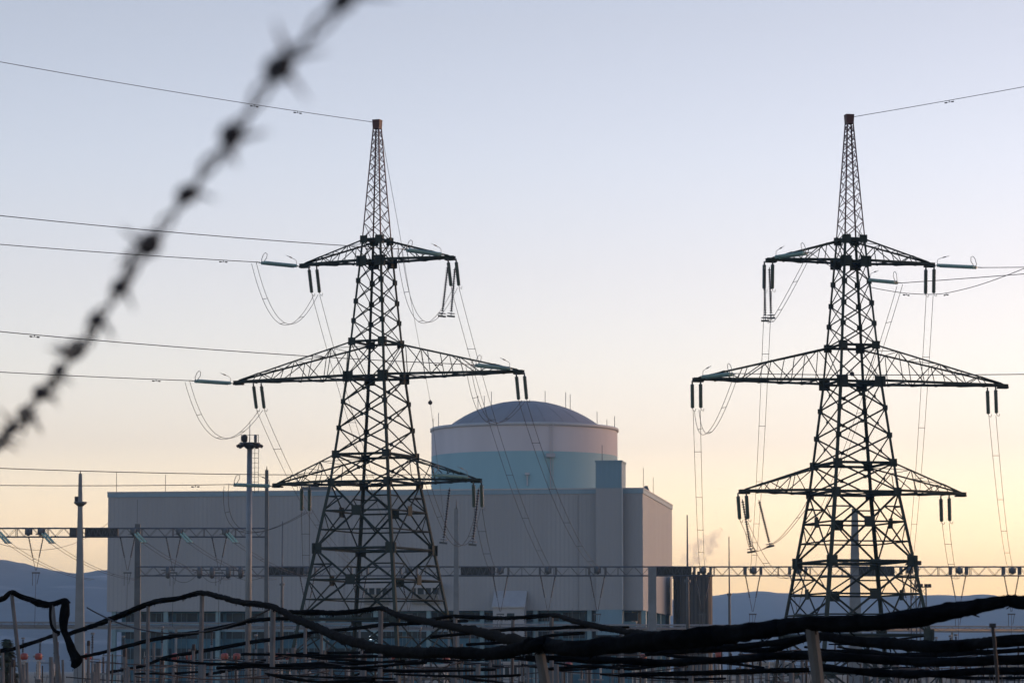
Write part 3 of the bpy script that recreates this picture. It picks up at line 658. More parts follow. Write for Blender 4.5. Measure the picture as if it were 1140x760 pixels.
def post(root, u, vtop, Y, w0, w1, spike=0, m_='galv', vb=690):
    p = P(u, vtop, Y); b = P(u, vb, Y); m = MB()
    k = (p.z - 0) ; n = 8
    for f0, f1, wa, wb in ((0, 1, w0, w1),):
        m.prism([(b.x - wa, Y - wa, 0), (b.x + wa, Y - wa, 0), (b.x + wa, Y + wa, 0), (b.x - wa, Y + wa, 0)], [(p.x - wb, Y - wb, p.z), (p.x + wb, Y - wb, p.z), (p.x + wb, Y + wb, p.z), (p.x - wb, Y + wb, p.z)])
    o = m.build('post', M[m_], root)
    if spike:
        m = MB(); m.tube([(p.x, Y, p.z), (p.x, Y, p.z + spike)], [.09, .03], 6); m.build('lightning_spike', M['galv_d'], o)
    return p
def panel(root, u0, u1, v0, v1, Y, d):
    a, b = P(u0, v0, Y - d), P(u1, v1, Y - d); m = MB()
    m.box((a.x, a.y, b.z), (b.x, a.y + 2 * d, a.z)); o = m.build('dark_panel', M['black_panel'], root)
    m = MB(); n = 6
    for i in range(n):
        x = a.x + (b.x - a.x) * i / n; x1 = a.x + (b.x - a.x) * (i + 1) / n
        m.bar((x, a.y - .03, b.z), ((x + x1) / 2, a.y - .03, a.z), .05); m.bar(((x + x1) / 2, a.y - .03, a.z), (x1, a.y - .03, b.z), .05)
    m.build('panel_bracing', M['galv_d'], o)
def beam_clamp(root, u, v, Y):
    p = P(u, v, Y); m = MB(); m.box((p.x - .45, Y - .85, p.z - .35), (p.x + .45, Y - .62, p.z + .35)); m.lathe([(.1, -.5), (.28, -.35), (.28, .3), (.1, .45)], (p.x, Y - .95, p.z), n=8); m.build('beam_clamp', M['galv_d'], root)
ga = thing('substation_gantry', 'long steel gantry whose level beam crosses behind both pylons', 'gantry', (0, YG, 0))
m = MB(); a, b = P(153, 635, YG), P(1330, 635.5, YG); b.z = a.z; truss(m, a, b, 1.15, 1.2, 132); m.build('beam', M['lattice'], ga)
for u, v, w0, w1, sp, mt_ in ((153.5, 583, .42, .34, 0, 'galv_d'), (508, 566, .42, .27, 1.2, 'galv'), (726, 631, .55, .5, 0, 'galv'), (951.5, 566, .95, .36, 0, 'galv'), (1182, 566, .6, .36, 0, 'galv')): post(ga, u, v, YG - .9 if u in (508, 726) else YG, w0, w1, sp, mt_)
for u0, u1 in ((299, 338), (513, 551), (731, 770), (956, 996)): panel(ga, u0, u1, 630, 640.5, YG, .58)
for u in (342, 400, 455, 557, 610, 665, 782, 838, 888, 1012, 1067, 1126):
    beam_clamp(ga, u, 635, YG); m = MB()
    for du in (-9, 9): p = P(u + du, 635, YG); m.box((p.x - .14, YG - .72, p.z - .5), (p.x + .14, YG + .72, p.z + .5)); m.build('beam_frame', M['lattice'], ga); m = MB()
DROPS = []
def dropper(u, v0, v1, du, Y, label, tail=60, group='hanging V strings under the gantry beams'):
    o = thing('dropper_string', label, 'insulator', P(u, v0, Y), 0, group)
    a, b, c = P(u - du, v0, Y), P(u + du, v0, Y), P(u, v1, Y)
    for q in (a, b):
        d = c - q; n = d.normalized(); e = q.lerp(c, .58); m = MB(); discs_dir(m, q, e, .11, .2); m.build('disc_string', M['brown'], o)
        m = MB(); m.tube([e, c + (q - c) * .06], .035, 5); m.build('lead', M['cable'], o)
    m = MB(); m.box((c.x - .5, Y - .06, c.z - .12), (c.x + .5, Y + .06, c.z + .06)); m.bar(c + Vector((-.4, 0, 0)), c + Vector((-.4, 0, -1.6)), .07); m.bar(c + Vector((.4, 0, 0)), c + Vector((.15, 0, -1.4)), .07); m.build('spreader', M['galv_d'], o)
    m = MB(); m.tube([c, c - Vector((.05, 0, .11 * tail))], .03, 5); m.build('lead', M['cable'], o)
def discs_dir(mb, a, b, r, step):
    a, b = Vector(a), Vector(b); L = (b - a).length; n = max(3, int(L / step)); pr = []
    for i in range(n):
        z = L * i / n; h = L / n; pr += [(r * .4, z), (r, z + h * .4), (r, z + h * .55), (r * .4, z + h * .7)]
    mb.lathe(pr, a, b - a, 8); return mb
gx = (342, 400, 455, 557, 610, 665, 782, 838, 888, 1012, 1067, 1126)
for k, u in enumerate(gx): dropper(u, 641, 683, 8, YG - .2, f'{ORD[k]} V shaped string from the left hanging under the long gantry beam', 30)
# nearer gantry at the left
YL = 385
gb = thing('substation_gantry', 'shorter steel gantry at the left edge, its beam ending at a tall post', 'gantry', (P(190, 700, YL).x, YL, 0))
m = MB(); a, b = P(-260, 592, YL), P(297, 592.3, YL); b.z = a.z; truss(m, a, b, 1.05, 1.1, 64); m.build('beam', M['lattice'], gb)
post(gb, 89.5, 527, YL - .9, .68, .19, .4); post(gb, 297, 523, YL - .6, .28, .2, .5, 'galv_d'); post(gb, -120, 527, YL, .62, .40, .7)
p = P(89.5, 559, YL - .9); m = MB(); m.lathe([(.3, -.5), (.55, -.28), (.78, -.12), (.80, .08), (.3, .12)], p, n=14); m.build('post_collar', M['galv_d'], gb)
m = MB(); m.box((p.x - .68, p.y - .25, p.z + .12), (p.x - .32, p.y + .2, p.z + .72)); m.build('floodlight', M['bolt'], gb)
for u0, u1 in ((77.5, 85), (94.5, 131)): panel(gb, u0, u1, 587, 597.5, YL, .53)
for u in (33, 47, 150, 201, 252): beam_clamp(gb, u, 592, YL)
for k, u in enumerate((40, 142, 193, 244)): dropper(u, 598, 637, 8 if k else 8, YL - .1, f'{ORD[k]} V shaped string from the left hanging under the left gantry beam', 60)
for k, u in enumerate((-2, 47, 150, 201, 252)):
    o = thing('strain_insulator', f'{ORD[k]} short green strain insulator from the left on the left gantry beam', 'insulator', P(u, 594, YL), 0, 'short strain insulators on the left gantry')
    a, b = P(u, 592, YL - .6), P(u + 11, 604, YL - 3.5)
    for dx in (-.22, .22): m = MB(); discs_dir(m, a + Vector((dx, 0, 0)), b + Vector((dx, 0, 0)), .15, .2); m.build('disc_string', M['glass'], o)
    m = MB(); m.bar(a - Vector((.35, 0, 0)), a + Vector((.35, 0, 0)), .1); m.bar(b - Vector((.45, 0, 0)), b + Vector((.45, 0, 0)), .12); m.bar(a + Vector((-.8, 0, -.3)), a, .12); m.build('yoke_plate', M['fitting'], o)
    cable('yard_cable', sagline(b, P(u + 105, 645, YL + 20), .8, 16), .026, f'{ORD[k]} twin yard cable from the left dropping right from the left gantry', 'cable', 'yard cables below the left gantry', (.45, 0, .1), 2)
for k, (u0, v0, u1, v1, sag) in enumerate(((187, 636, 222, 636, 1.4), (222, 636, 254, 636, 1.4), (160, 640, 187, 636, .2), (254, 637, 296, 640, .8))):
    cable('slack_loop', sagline(P(u0, v0, YG - 1), P(u1, v1, YG - 1), sag, 14), .03, f'{ORD[k]} slack cable loop from the left under the far beam left of the pylon', 'cable', 'slack loops under the far beam')
for k, u in enumerate((187, 222, 236, 254, 268)):
    p = P(u, 636, YG - 1.1); m = MB(); m.lathe([(.06, -.9), (.3, -.75), (.34, 0), (.3, .5), (.1, .7)], p, n=8); m.bar(p + Vector((-.9, 0, .2)), p + Vector((.9, 0, .2)), .12)
    tag(m.build('beam_insulator', M['galv_d'], origin=p), f'{ORD[k]} dark insulator head from the left on the far beam left of the pylon', 'insulator', 'insulator heads on the far beam')
cable('yard_cable', sagline(P(-60, 575, 330), P(125, 578, 470), 4, 20), .03, 'faint cable across the sky at the left edge above the left gantry beam', 'cable')
# masts
def rod(u, v0, Y, r, label, name='lightning_mast', step=0):
    p = P(u, v0, Y); m = MB(); m.tube([(p.x, Y, 0), (p.x, Y, p.z * .62), (p.x, Y, p.z * .64), (p.x, Y, p.z)], [r, r * .85, r * .55, r * .3], 8); m.lathe([(r * 1.6, 0), (r * 1.6, .3)], (p.x, Y, p.z * .62), n=8)
    tag(m.build(name, M['galv_d'], origin=(p.x, Y, 0)), label, 'lightning rod', 'thin lightning masts')
rod(765, 573, 425, .26, 'thin lightning mast right beside the brown block'); rod(811.5, 597, 430, .2, 'short thin lightning mast in the gap between brown block and right pylon')
rod(314.5, 580, 450, .24, 'thin lightning mast in front of the grey building, left of the left pylon'); rod(153, 556, 452, .1, 'thinnest lightning mast near the left corner of the grey building')
rod(637, 676, 300, .05, 'hair thin pole in front of the stair tower foot')
LM = 330; lm = thing('light_mast', 'tall grey floodlight mast with round platform left of the left pylon', 'light mast', (P(278, 700, LM).x, LM, 0))
p = P(278, 494, LM); m = MB(); m.tube([(p.x, LM, 0), (p.x, LM, p.z * .5), (p.x, LM, p.z)], [.36, .33, .27], 14); m.build('pole', M['galv'], lm)
m = MB(); m.lathe([(.3, -.55), (.85, -.1), (1.1, 0), (1.1, .12), (.3, .14)], p, n=16); pf = m.build('platform', M['galv_d'], lm)
for i in range(8):
    a = 2 * math.pi * i / 8 + .2; c = Vector((p.x + 1.05 * math.cos(a), LM + 1.05 * math.sin(a), p.z - .12)); m = MB(); m.bar(c, c + Vector((math.cos(a) * .32, math.sin(a) * .32, -.18)), .34, .3); m.build('floodlight', M['bolt'], pf)
m = MB()
for s_ in (-.9, .9): m.bar((p.x + s_, LM, p.z + .1), (p.x + s_, LM, p.z + 1.0), .06)
m.bar((p.x - .9, LM, p.z + .95), (p.x + .9, LM, p.z + .95), .05); m.build('railing', M['galv_d'], pf)
m = MB(); m.lathe([(.12, .1), (.3, .3), (.34, .8), (.1, 1.0)], (p.x - .55, LM, p.z), n=8); m.build('camera_head', M['bolt'], pf)
m = MB(); m.lathe([(.1, .1), (.16, .3), (.16, .9), (.05, 1.0)], (p.x + .6, LM, p.z), n=8); m.build('beacon', M['galv_d'], pf)
m = MB(); m.tube([(p.x, LM, p.z + .1), (p.x, LM, P(278, 468, LM).z)], [.06, .02], 5); m.build('lightning_spike', M['galv_d'], lm)
m = MB()
for s_ in (.55, .95): m.bar((p.x + s_, LM - .1, p.z - .2), (p.x + s_, LM - .1, p.z - 5.2), .05)
for i in range(10): m.bar((p.x + .3, LM - .1, p.z - .5 - i * .5), (p.x + .95, LM - .1, p.z - .5 - i * .5), .04)
m.build('ladder', M['galv_d'], lm)
def latmast(u, v, Y, label, hw):
    p = P(u, v, Y); o = thing('lattice_light_mast', label, 'light mast', (p.x, Y, 0)); m = MB(); n = 14
    for i, j in CN: m.bar((p.x + i * hw, Y + j * hw, 0), (p.x + i * hw * .8, Y + j * hw * .8, p.z), .09)
    for k in range(n):
        z0, z1 = p.z * k / n, p.z * (k + 1) / n
        for q in range(4): (i0, j0), (i1, j1) = CN[q], CN[(q + 1) % 4]; m.bar((p.x + i0 * hw * .9, Y + j0 * hw * .9, z0), (p.x + i1 * hw * .9, Y + j1 * hw * .9, z1), .05)
    m.build('lattice_shaft', M['galv_d'], o)
    m = MB(); m.box((p.x - 1.3 * hw - .5, Y - .6, p.z - .08), (p.x + 1.3 * hw + .5, Y + .6, p.z + .06)); m.build('platform', M['galv_d'], o)
    for s_ in (-1, -.4, .4, 1): m = MB(); m.box((p.x + s_ * (hw + .35) - .24, Y - .95, p.z - .1), (p.x + s_ * (hw + .35) + .24, Y - .6, p.z + .45)); m.build('floodlight', M['bolt'], o)
latmast(1027.5, 653, 480, 'small distant lattice floodlight mast right of the right pylon base', .55)
latmast(1016.5, 628, 412, 'lattice mast with lamps standing on the right leg side of the right pylon', .38)
# a fence of tall tubes and instrument transformers in the yard
YC = 330
def ctrans():
    o = thing('current_transformer', 'x', 'transformer', (0, 0, 0), 0, 'red headed current transformers')
    m = MB(); m.box((-.16, -.16, 0), (.16, .16, 1.7)); m.box((-.32, -.32, 1.7), (.32, .32, 1.95)); m.build('pedestal', M['concrete'], o, local=True)
    m = MB(); pr = []
    for i in range(12): pr += [(.15, 1.95 + i * .16), (.23, 2.0 + i * .16), (.15, 2.06 + i * .16)]
    m.lathe(pr, (0, 0, 0), n=12); m.build('insulator_column', M['grey_ins'], o, local=True)
    m = MB(); m.lathe([(.2, 3.95), (.34, 4.0), (.39, 4.15), (.39, 4.45), (.34, 4.6), (.12, 4.66)], (0, 0, 0), n=14); h = m.build('head', M['orange'], o, local=True)
    m = MB(); m.box((-.55, -.09, 4.2), (-.4, .09, 4.4)); m.box((-.55, -.06, 4.25), (.55, .06, 4.33)); m.build('terminal', M['fitting'], h, local=True)
    m = MB(); m.box((-.6, -.12, 3.82), (.6, .12, 3.9)); m.build('crossbar', M['trim'], o, local=True)
    return o
CT = ctrans(); cts = [27, 43, 98, 195, 211, 250, 263.5, 309, 321.5, 392, 440, 452, 497, 633, 716, 800]
for i, u in enumerate(cts):
    vv = {633: 739, 716: 730, 800: 727, 497: 733}.get(u, 729); x = P(u, 730, YC).x; z = P(u, vv, YC).z - 4.42
    lab = f'{ORD[i]} red headed current transformer from the left in the switchyard'
    if i == 0: CT.location = (x, YC, z); CT['label'] = lab
    else: dup(CT, (x, YC, z), lab)
def disc_sw():
    o = thing('disconnector', 'x', 'disconnector', (0, 0, 0), 0, 'grey disconnectors standing in the switchyard')
    for s_ in (-1.2, 1.2): m = MB(); m.box((s_ - .14, -.14, 0), (s_ + .14, .14, 2.2)); m.build('support', M['concrete'], o, local=True)
    m = MB(); m.box((-1.6, -.16, 2.2), (1.6, .16, 2.4)); m.build('crossbar', M['galv'], o, local=True)
    for s_ in (-1.2, 1.2):
        m = MB(); pr = []
        for i in range(9): pr += [(.1, 2.4 + i * .18), (.17, 2.46 + i * .18), (.1, 2.52 + i * .18)]
        m.lathe(pr, (s_, 0, 0), n=10); m.build('insulator_column', M['brown'] if s_ < 0 else M['grey_ins'], o, local=True)
    m = MB(); m.tube([(-1.3, 0, 4.1), (1.2, 0, 4.1)], .06, 6); m.bar((-1.2, 0, 4.0), (-1.2, 0, 4.6), .08); m.build('contact_arm', M['fitting'], o, local=True)
    return o
DS = disc_sw(); k = 0
for row, (Yd, dv) in enumerate(((345, 0), (375, 0), (405, 0))):
    for i in range(11 if row < 2 else 10):
        u = 20 + i * 108 + row * 37 + random.uniform(-12, 12); x = (u - 570) / F * Yd; sc = random.uniform(.82, 1.12)
        lab = 'grey disconnector on two posts with a horizontal contact arm, low in the switchyard'
        if k == 0: DS.location = (x, Yd, 0); DS['label'] = lab; DS.scale = (1, 1, sc)
        else: dup(DS, (x, Yd, 0), lab, scale=(random.uniform(.8, 1.1), 1, sc))
        k += 1
def bus_support():
    o = thing('bus_support', 'x', 'bus support', (0, 0, 0), 0, 'thin bus supports in the switchyard')
    m = MB(); m.tube([(0, 0, 0), (0, 0, 5)], [.16, .11], 8); m.build('pole', M['galv_d'], o, local=True)
    m = MB(); discs_dir(m, (0, 0, 5), (0, 0, 6.4), .16, .16); m.build('insulator_column', M['brown'], o, local=True)
    m = MB(); m.lathe([(.1, 6.4), (.22, 6.45), (.22, 6.6), (.1, 6.65)], (0, 0, 0), n=8); m.build('clamp', M['fitting'], o, local=True)
    return o
BS = bus_support(); rk = random.Random(5)
for i, u in enumerate((28, 47, 63, 105, 139, 182, 237, 286, 330, 365, 468, 523, 585, 654, 690, 770, 868, 928, 965, 1008, 1040, 1056, 1062, 1090, 1131)):
    Yb = rk.uniform(350, 400); x = (u - 570) / F * Yb; h = P(u, rk.uniform(694, 714) if u < 700 else rk.uniform(704, 718), Yb).z / 6.65
    lab = 'thin dark bus support pole with an insulator head standing in the switchyard'
    if i == 0: BS.location = (x, Yb, 0); BS.scale = (1, 1, h); BS['label'] = lab
    else: dup(BS, (x, Yb, 0), lab, scale=(1, 1, h))
# dark conifer at the far left
def conifer(u, v, Y, wd, label):
    p = P(u, v, Y); o = thing('conifer', label, 'tree', (p.x, Y, 0)); m = MB(); m.tube([(p.x, Y, 0), (p.x, Y, p.z * .5), (p.x, Y, p.z)], [.22, .14, .03], 7); m.build('trunk', M['bark'], o)
    m = MB()
    for i in range(900):
        f = random.random() ** .8; z = p.z * (.12 + .88 * f); r = wd * (1.02 - f) * random.uniform(.35, 1.05) * (1 + .25 * math.sin(f * 40)); a = random.random() * 6.283
        c = Vector((p.x + r * math.cos(a), Y + r * math.sin(a), z - r * .25)); d = Vector((math.cos(a), math.sin(a), -.35 + random.uniform(-.3, .3))) * random.uniform(.25, .5); q = Vector((-math.sin(a), math.cos(a), random.uniform(-.5, .5))) * .16
        n = len(m.v); m.v += [c - q, c + d, c + q]; m.f.append((n, n + 1, n + 2)); m.sm.append(0)
    m.build('crown', M['leaf'], o)
conifer(8, 711, 200, 1.1, 'dark pointed conifer at the left edge behind the posts')
conifer(-14, 705, 205, 1.3, 'taller dark conifer cut by the left picture edge') if False else None

# ------------------------------------------------------------------ orchard: posts and rolled hail nets in front
def nroll(key, pts, name='rolled_net', label='', lump=.13, ends=None):
    """pts: (u, v, Y, diameter in photo pixels); a lumpy roll of black netting"""
    sp = []
    P3 = [P(u, v, Y) for u, v, Y, d in pts]; rad = [d / F * Y / 2 for u, v, Y, d in pts]
    Lt = sum((P3[i + 1] - P3[i]).length for i in range(len(P3) - 1)); st = .09 if pts[len(pts) // 2][2] < 45 else .28
    n = max(8, min(60, int(Lt / (len(pts) - 1) / st))); c = smooth(P3, n); rr_ = []
    for i in range(len(pts) - 1): rr_ += [rad[i] + (rad[i + 1] - rad[i]) * k / n for k in range(n)]
    rr_.append(rad[-1]); s_ = 0; R_ = []; C = []; N = lambda *q: noise.noise(Vector(q))
    for i, p in enumerate(c):
        if i: s_ += (p - c[i - 1]).length
        r0 = rr_[i]; C.append(p + Vector((0, 0, (N(s_ * .7, key * 7.1, 3) * .28 + N(s_ * 3.1, key * 3.3, 8) * .09) * r0)))
        pinch = 1 - .13 * max(0, math.cos(s_ * 2 * math.pi / 1.45 + key)) ** 10 + .10 * N(s_ * 1.7, key * 5.7, 1)
        def f(a, s_=s_, r0=r0 * pinch):
            tw = s_ * 1.6 / max(.12, r0 * 3) * .35 + 2 * N(s_ * .8, key, 2)
            fold = abs(math.sin(a * 2.5 + tw)) * .16 + abs(math.sin(a * 4 - tw * 1.7 + key)) * .10
            return r0 * (1.03 - fold + lump * N(s_ * 2.3, math.cos(a) * 1.1 + key * 3, math.sin(a) * 1.1) + .8 * lump * N(s_ * 9, math.cos(a) * 2.4 + key, math.sin(a) * 2.4))
        R_.append(f)
    m = MB(); m.tube(C, lambda i: R_[i], 20)
    rf = random.Random(key)
    for _ in range(int(Lt * 3)):
        i = rf.randrange(1, len(C) - 1); p = C[i]; r0 = rr_[i]; d = (C[i + 1] - p).normalized(); h = rf.uniform(.1, .45) * r0; b_ = p - Vector((0, r0 * rf.uniform(-.3, .5), r0 * .7))
        m.tube([b_, b_ + d * rf.uniform(-.5, .5) * r0 - Vector((0, 0, h * .6)), b_ + d * rf.uniform(-1, 1) * r0 - Vector((0, 0, h + r0 * .25))], [.012 * r0 / .08, .008 * r0 / .08, .004], 4)
    o = m.build(name, M['net'], origin=c[0])
    return tag(o, label, 'net', 'thin strands of netting in the tangle' if name == 'net_strand' else 'black hail nets rolled up over the orchard rows')
NETS = [
 ('leftmost rolled net, sagging between two posts at the left edge', [(-40, 676, 60, 7), (0, 667.5, 58, 7), (12, 659, 57, 6), (22, 663, 57, 7), (35, 667.5, 57, 7), (42, 671, 57, 9), (52, 673, 57, 9), (62, 671.5, 57, 7), (72, 668, 57, 7), (75, 672, 57, 9)]),
 ('black net bunch hanging down beside the second post from the left', [(72, 667, 57, 8), (72.5, 678, 57, 12), (71, 690, 57, 12.5), (71.5, 702, 57, 9), (76, 712, 57, 9), (81, 725, 57, 12), (85, 735, 57, 15), (81, 743, 57, 5)]),
 ('long rolled net peaking on the tallest left post, then dropping to the middle', [(76, 705, 62, 5), (100, 697, 62, 6), (130, 686.5, 61, 7), (165, 671.5, 60, 7), (200, 665, 58, 6.5), (225, 659.5, 57, 6.5), (262, 668.5, 52, 7.5), (303, 675, 47, 8), (330, 689, 43, 9), (352, 698, 40, 10), (382, 710, 36, 12), (425, 722, 31, 13), (480, 726, 27, 14), (550, 725.5, 25, 16), (592, 718, 24, 17), (605, 715, 24, 16)]),
 ('thickest rolled net rising across the lower right to the right edge', [(585, 717, 24, 15), (610, 718.5, 24, 21), (640, 720, 23, 21), (680, 717.5, 22.5, 23), (720, 714.5, 22, 24), (760, 711, 21.5, 25), (800, 706.5, 21.5, 25), (840, 701, 21, 23), (870, 697, 21, 21), (903, 692.5, 20.7, 19), (935, 693, 20.5, 21), (970, 691.5, 20.2, 22), (1010, 687, 20, 23), (1050, 680, 20, 22), (1090, 673, 19.8, 19), (1122, 667, 19.7, 14), (1132, 668, 19.6, 17), (1160, 671, 19.5, 20), (1230, 676, 19.3, 22)]),
 ('rolled net peaking on the post under the left pylon, then falling right', [(322, 680, 56, 5), (345, 681.5, 55, 7), (382, 681.5, 54, 6.5), (423, 677, 53, 6), (445, 685, 49, 8), (480, 692.5, 43, 9), (517, 699.5, 37, 11), (559, 709, 30, 13), (592, 716, 25, 15)]),
 ('thin rolled net running level in front of the sloped roof annex', [(455, 692, 70, 4), (480, 689, 68, 4.5), (507, 685.5, 66, 5), (550, 687.5, 64, 5), (571, 687.5, 62, 5), (615, 684.5, 60, 5.5), (640, 691, 52, 7), (680, 700, 45, 8), (720, 705.5, 38, 9), (765, 711, 30, 10)]),
 ('thin second net below the pylon feet running from the light mast to the annex', [(318, 709, 80, 3.5), (352, 703, 79, 4), (392, 699.5, 77, 4.5), (424, 695.5, 75, 5), (452, 694, 73, 4), (490, 692, 72, 4), (520, 691, 70, 3.5)]),
 ('thin net climbing from the hanging bunch to the light mast foot', [(84, 732, 84, 4), (121, 724, 82, 4.5), (168, 712, 80, 5), (226, 702.5, 78, 5.5), (276, 691.5, 76, 5.5), (300, 689, 75, 5), (335, 687, 74, 4.5)]),
 ('short thin net behind the first two posts at the left', [(-20, 726, 88, 5), (8, 723, 88, 5.5), (25, 718.5, 88, 5), (58, 707.5, 87, 4.5), (66, 705, 87, 4)]),
 ('lower thin net climbing behind the red headed transformers at left', [(120, 748, 98, 3.5), (158, 741, 97, 4), (184, 731.5, 96, 4.5), (218, 725.5, 95, 4.5), (252, 719.5, 94, 5), (300, 711.5, 93, 5), (345, 706, 92, 4)]),
 ('thin lowest left net near the bottom edge left of the tallest post', [(225, 751, 104, 3.5), (262, 744, 103, 4), (300, 733.5, 102, 4), (340, 727, 100, 4), (400, 726, 98, 3.5), (440, 722, 96, 3)]),
 ('rolled net just beneath the thickest net in the middle right', [(585, 731, 30, 6), (640, 732.5, 30, 7.5), (690, 735, 29, 9), (730, 736.5, 29, 9.5), (770, 736, 28, 9.5), (805, 734, 28, 8.5), (850, 730.5, 27, 11), (890, 729, 27, 11), (940, 731.5, 26, 12), (1000, 736, 26, 12), (1060, 736, 25, 12), (1150, 732, 25, 12)]),
 ('dark rolled net passing right of the leaning post under the thickest net', [(820, 722, 33, 6), (860, 722, 32, 8), (905, 709, 31, 10), (950, 712.5, 30, 13), (1000, 717, 29, 15), (1040, 720, 28, 15), (1080, 717, 28, 15), (1120, 713.5, 27, 15), (1200, 709, 27, 15)]),
 ('low rolled net along the bottom edge right of the leaning post', [(905, 741, 34, 7), (945, 745.5, 33, 10), (990, 749, 33, 10), (1040, 749, 32, 10), (1090, 746.5, 32, 10), (1150, 745.5, 31, 10)]),
 ('thin middle net at the bottom right between two thicker rolls', [(915, 724, 36, 5), (960, 726.5, 36, 6), (1010, 729.5, 35, 6), (1070, 727, 34, 6), (1150, 722, 34, 6)]),
 ('thin net in the middle bottom slanting behind the nearest tilted post', [(480, 708.5, 62, 4), (530, 704, 60, 4), (571, 700, 58, 5), (612, 699, 56, 5), (645, 697.5, 55, 4), (700, 698, 54, 3)]),
 ('thin net slanting up to the right beneath the annex', [(520, 717, 58, 4), (560, 714.5, 57, 4), (590, 712, 56, 4), (612, 707, 55, 4), (650, 704, 54, 4)]),
 ('low thin net left of the middle near the bottom edge', [(395, 751, 88, 3), (430, 741, 86, 3.5), (470, 735, 84, 3.5), (520, 738, 80, 3.5), (560, 741, 78, 3)]),
 ('dark net just above the bottom edge left of the leaning post', [(690, 751, 40, 5), (740, 750, 40, 6), (800, 748, 39, 7), (860, 746, 38, 7), (900, 744, 38, 6)]),
 ('dark net in the shade right under the thickest roll near the leaning post', [(720, 727, 34, 6), (770, 724, 33, 8), (830, 719, 32, 8), (880, 713, 31, 9), (908, 708, 31, 7)]),
 ('low thin net between the middle posts at the bottom edge', [(612, 744, 60, 4), (660, 741, 58, 4.5), (700, 744, 56, 4), (745, 739, 54, 4), (800, 737, 52, 4), (850, 743, 50, 4)]),
]
for i, (lab, pts) in enumerate(NETS): nroll(i + 1, pts, label=lab)
# posts
def opost(u0, v0, u1, v1, Y, wpx, label, cap=False, group='concrete posts of the orchard', dY=0):
    """concrete post from its head at (u0, v0) leaning through (u1, v1) down to the ground"""
    a, b = P(u0, v0, Y), P(u1, v1, Y + dY); d = (b - a); k = (a.z + .3) / -d.z if d.z < 0 else 1; g_ = a + d * k
    w_ = wpx * (.78 if wpx < 12 else .95) / F * Y; o = thing('net_post', label, 'post', (g_.x, g_.y, 0), 0, group)
    m = MB(); x = Vector((w_ / 2, 0, 0)); y = Vector((0, w_ / 2, 0)); c = .35
    oct_ = lambda p, s_: [p + (x * i + y * j) * s_ for i, j in ((-c, -1), (c, -1), (1, -c), (1, c), (c, 1), (-c, 1), (-1, c), (-1, -c))]
    m.prism(oct_(g_, 1.12), oct_(a, .95)); m.build('shaft', M['concrete'], o)
    if cap:
        m = MB(); m.lathe([(w_ * .58, -.10), (w_ * .6, -.02), (w_ * .56, .05), (w_ * .3, .07)], a, n=10); m.build('cap', M['bolt'], o)
    return o
opost(13, 661, 24, 760, 57, 5.5, 'leftmost leaning concrete post wrapped in net at its head')
nroll(40, [(57, 671, 56.6, 4), (56, 680, 56.6, 3.5), (56.5, 692, 56.6, 3.5), (60, 701, 56.6, 4), (67, 704, 56.6, 4)], label='short strip of black net looping beside the second post from the left')
opost(58, 672, 66, 760, 57, 6.5, 'second leaning concrete post from the left beside the hanging net bunch')
opost(122, 690, 120, 760, 61, 4.5, 'thin concrete post right of the hanging net bunch'); opost(165, 672, 164, 760, 60, 5, 'thin concrete post left of the tallest post')
opost(225, 661, 223, 760, 57, 6.5, 'tallest concrete post under the left net peak'); opost(304, 676, 303, 760, 47, 7.5, 'concrete post below the net bend right of the light mast')
opost(276, 692, 275, 760, 76, 5.5, 'thin concrete post under the light mast'); opost(424, 678, 423, 760, 53, 7, 'concrete post under the net peak below the left pylon')
opost(507, 686, 506, 760, 66, 6, 'concrete post right of the left pylon feet'); opost(571, 688, 570, 760, 62, 5, 'thin concrete post in front of the sloped roof annex')
opost(614, 686, 614, 760, 60, 6.5, 'thin upright post beside the nearest tilted middle post'); opost(600, 722, 609, 770, 24, 13, 'broad tilted post where the black nets meet', dY=.2)
opost(903, 694, 911.5, 765, 20.7, 15, 'broadest leaning post under the thick net at right', dY=.3)
opost(1128, 668, 1128, 760, 19.6, 3, 'slim stake under the right end of the thick net') if False else None
opost(340, 690, 339, 760, 72, 5, 'thin post left of the left pylon feet'); opost(358, 704, 357, 760, 79, 4.5, 'thinner post under the left pylon, right of the mast')
lab = 'thin grey concrete orchard post in the low crowded band of posts'
rnd = random.Random(21); tops = []
for Yp, n_, vt, wd in ((52, 16, 742, 6.5), (68, 26, 738, 5.5), (84, 32, 733, 4.6), (100, 34, 731, 4.2)):
    for i in range(n_):
        u = -20 + 1180 * (i + rnd.uniform(.2, .8)) / n_
        if u > 900 and rnd.random() < .45: continue
        v = vt + rnd.uniform(-6, 8) + (-12 if u < 560 and Yp > 60 and rnd.random() < .45 else 0)
        opost(u, v, u + rnd.uniform(-1.5, 1.5), v + 40, Yp, wd * rnd.uniform(.7, 1.2), lab, rnd.random() < .12, 'crowded thin orchard posts')
m = MB(); m.tube([(0, 0, 0), (.01, .01, 1), (-.005, 0, 2)], [.028, .024, .016], 6); m.tube([(.008, .008, .9), (.16, .05, 1.5), (.2, .04, 1.9)], [.012, .009, .004], 5); m.tube([(.01, .01, 1.1), (-.18, -.06, 1.6), (-.2, -.02, 1.9)], [.012, .008, .004], 5); m.tube([(0, .005, 1.4), (.1, -.12, 1.85)], [.01, .004], 5)
trunk0 = None
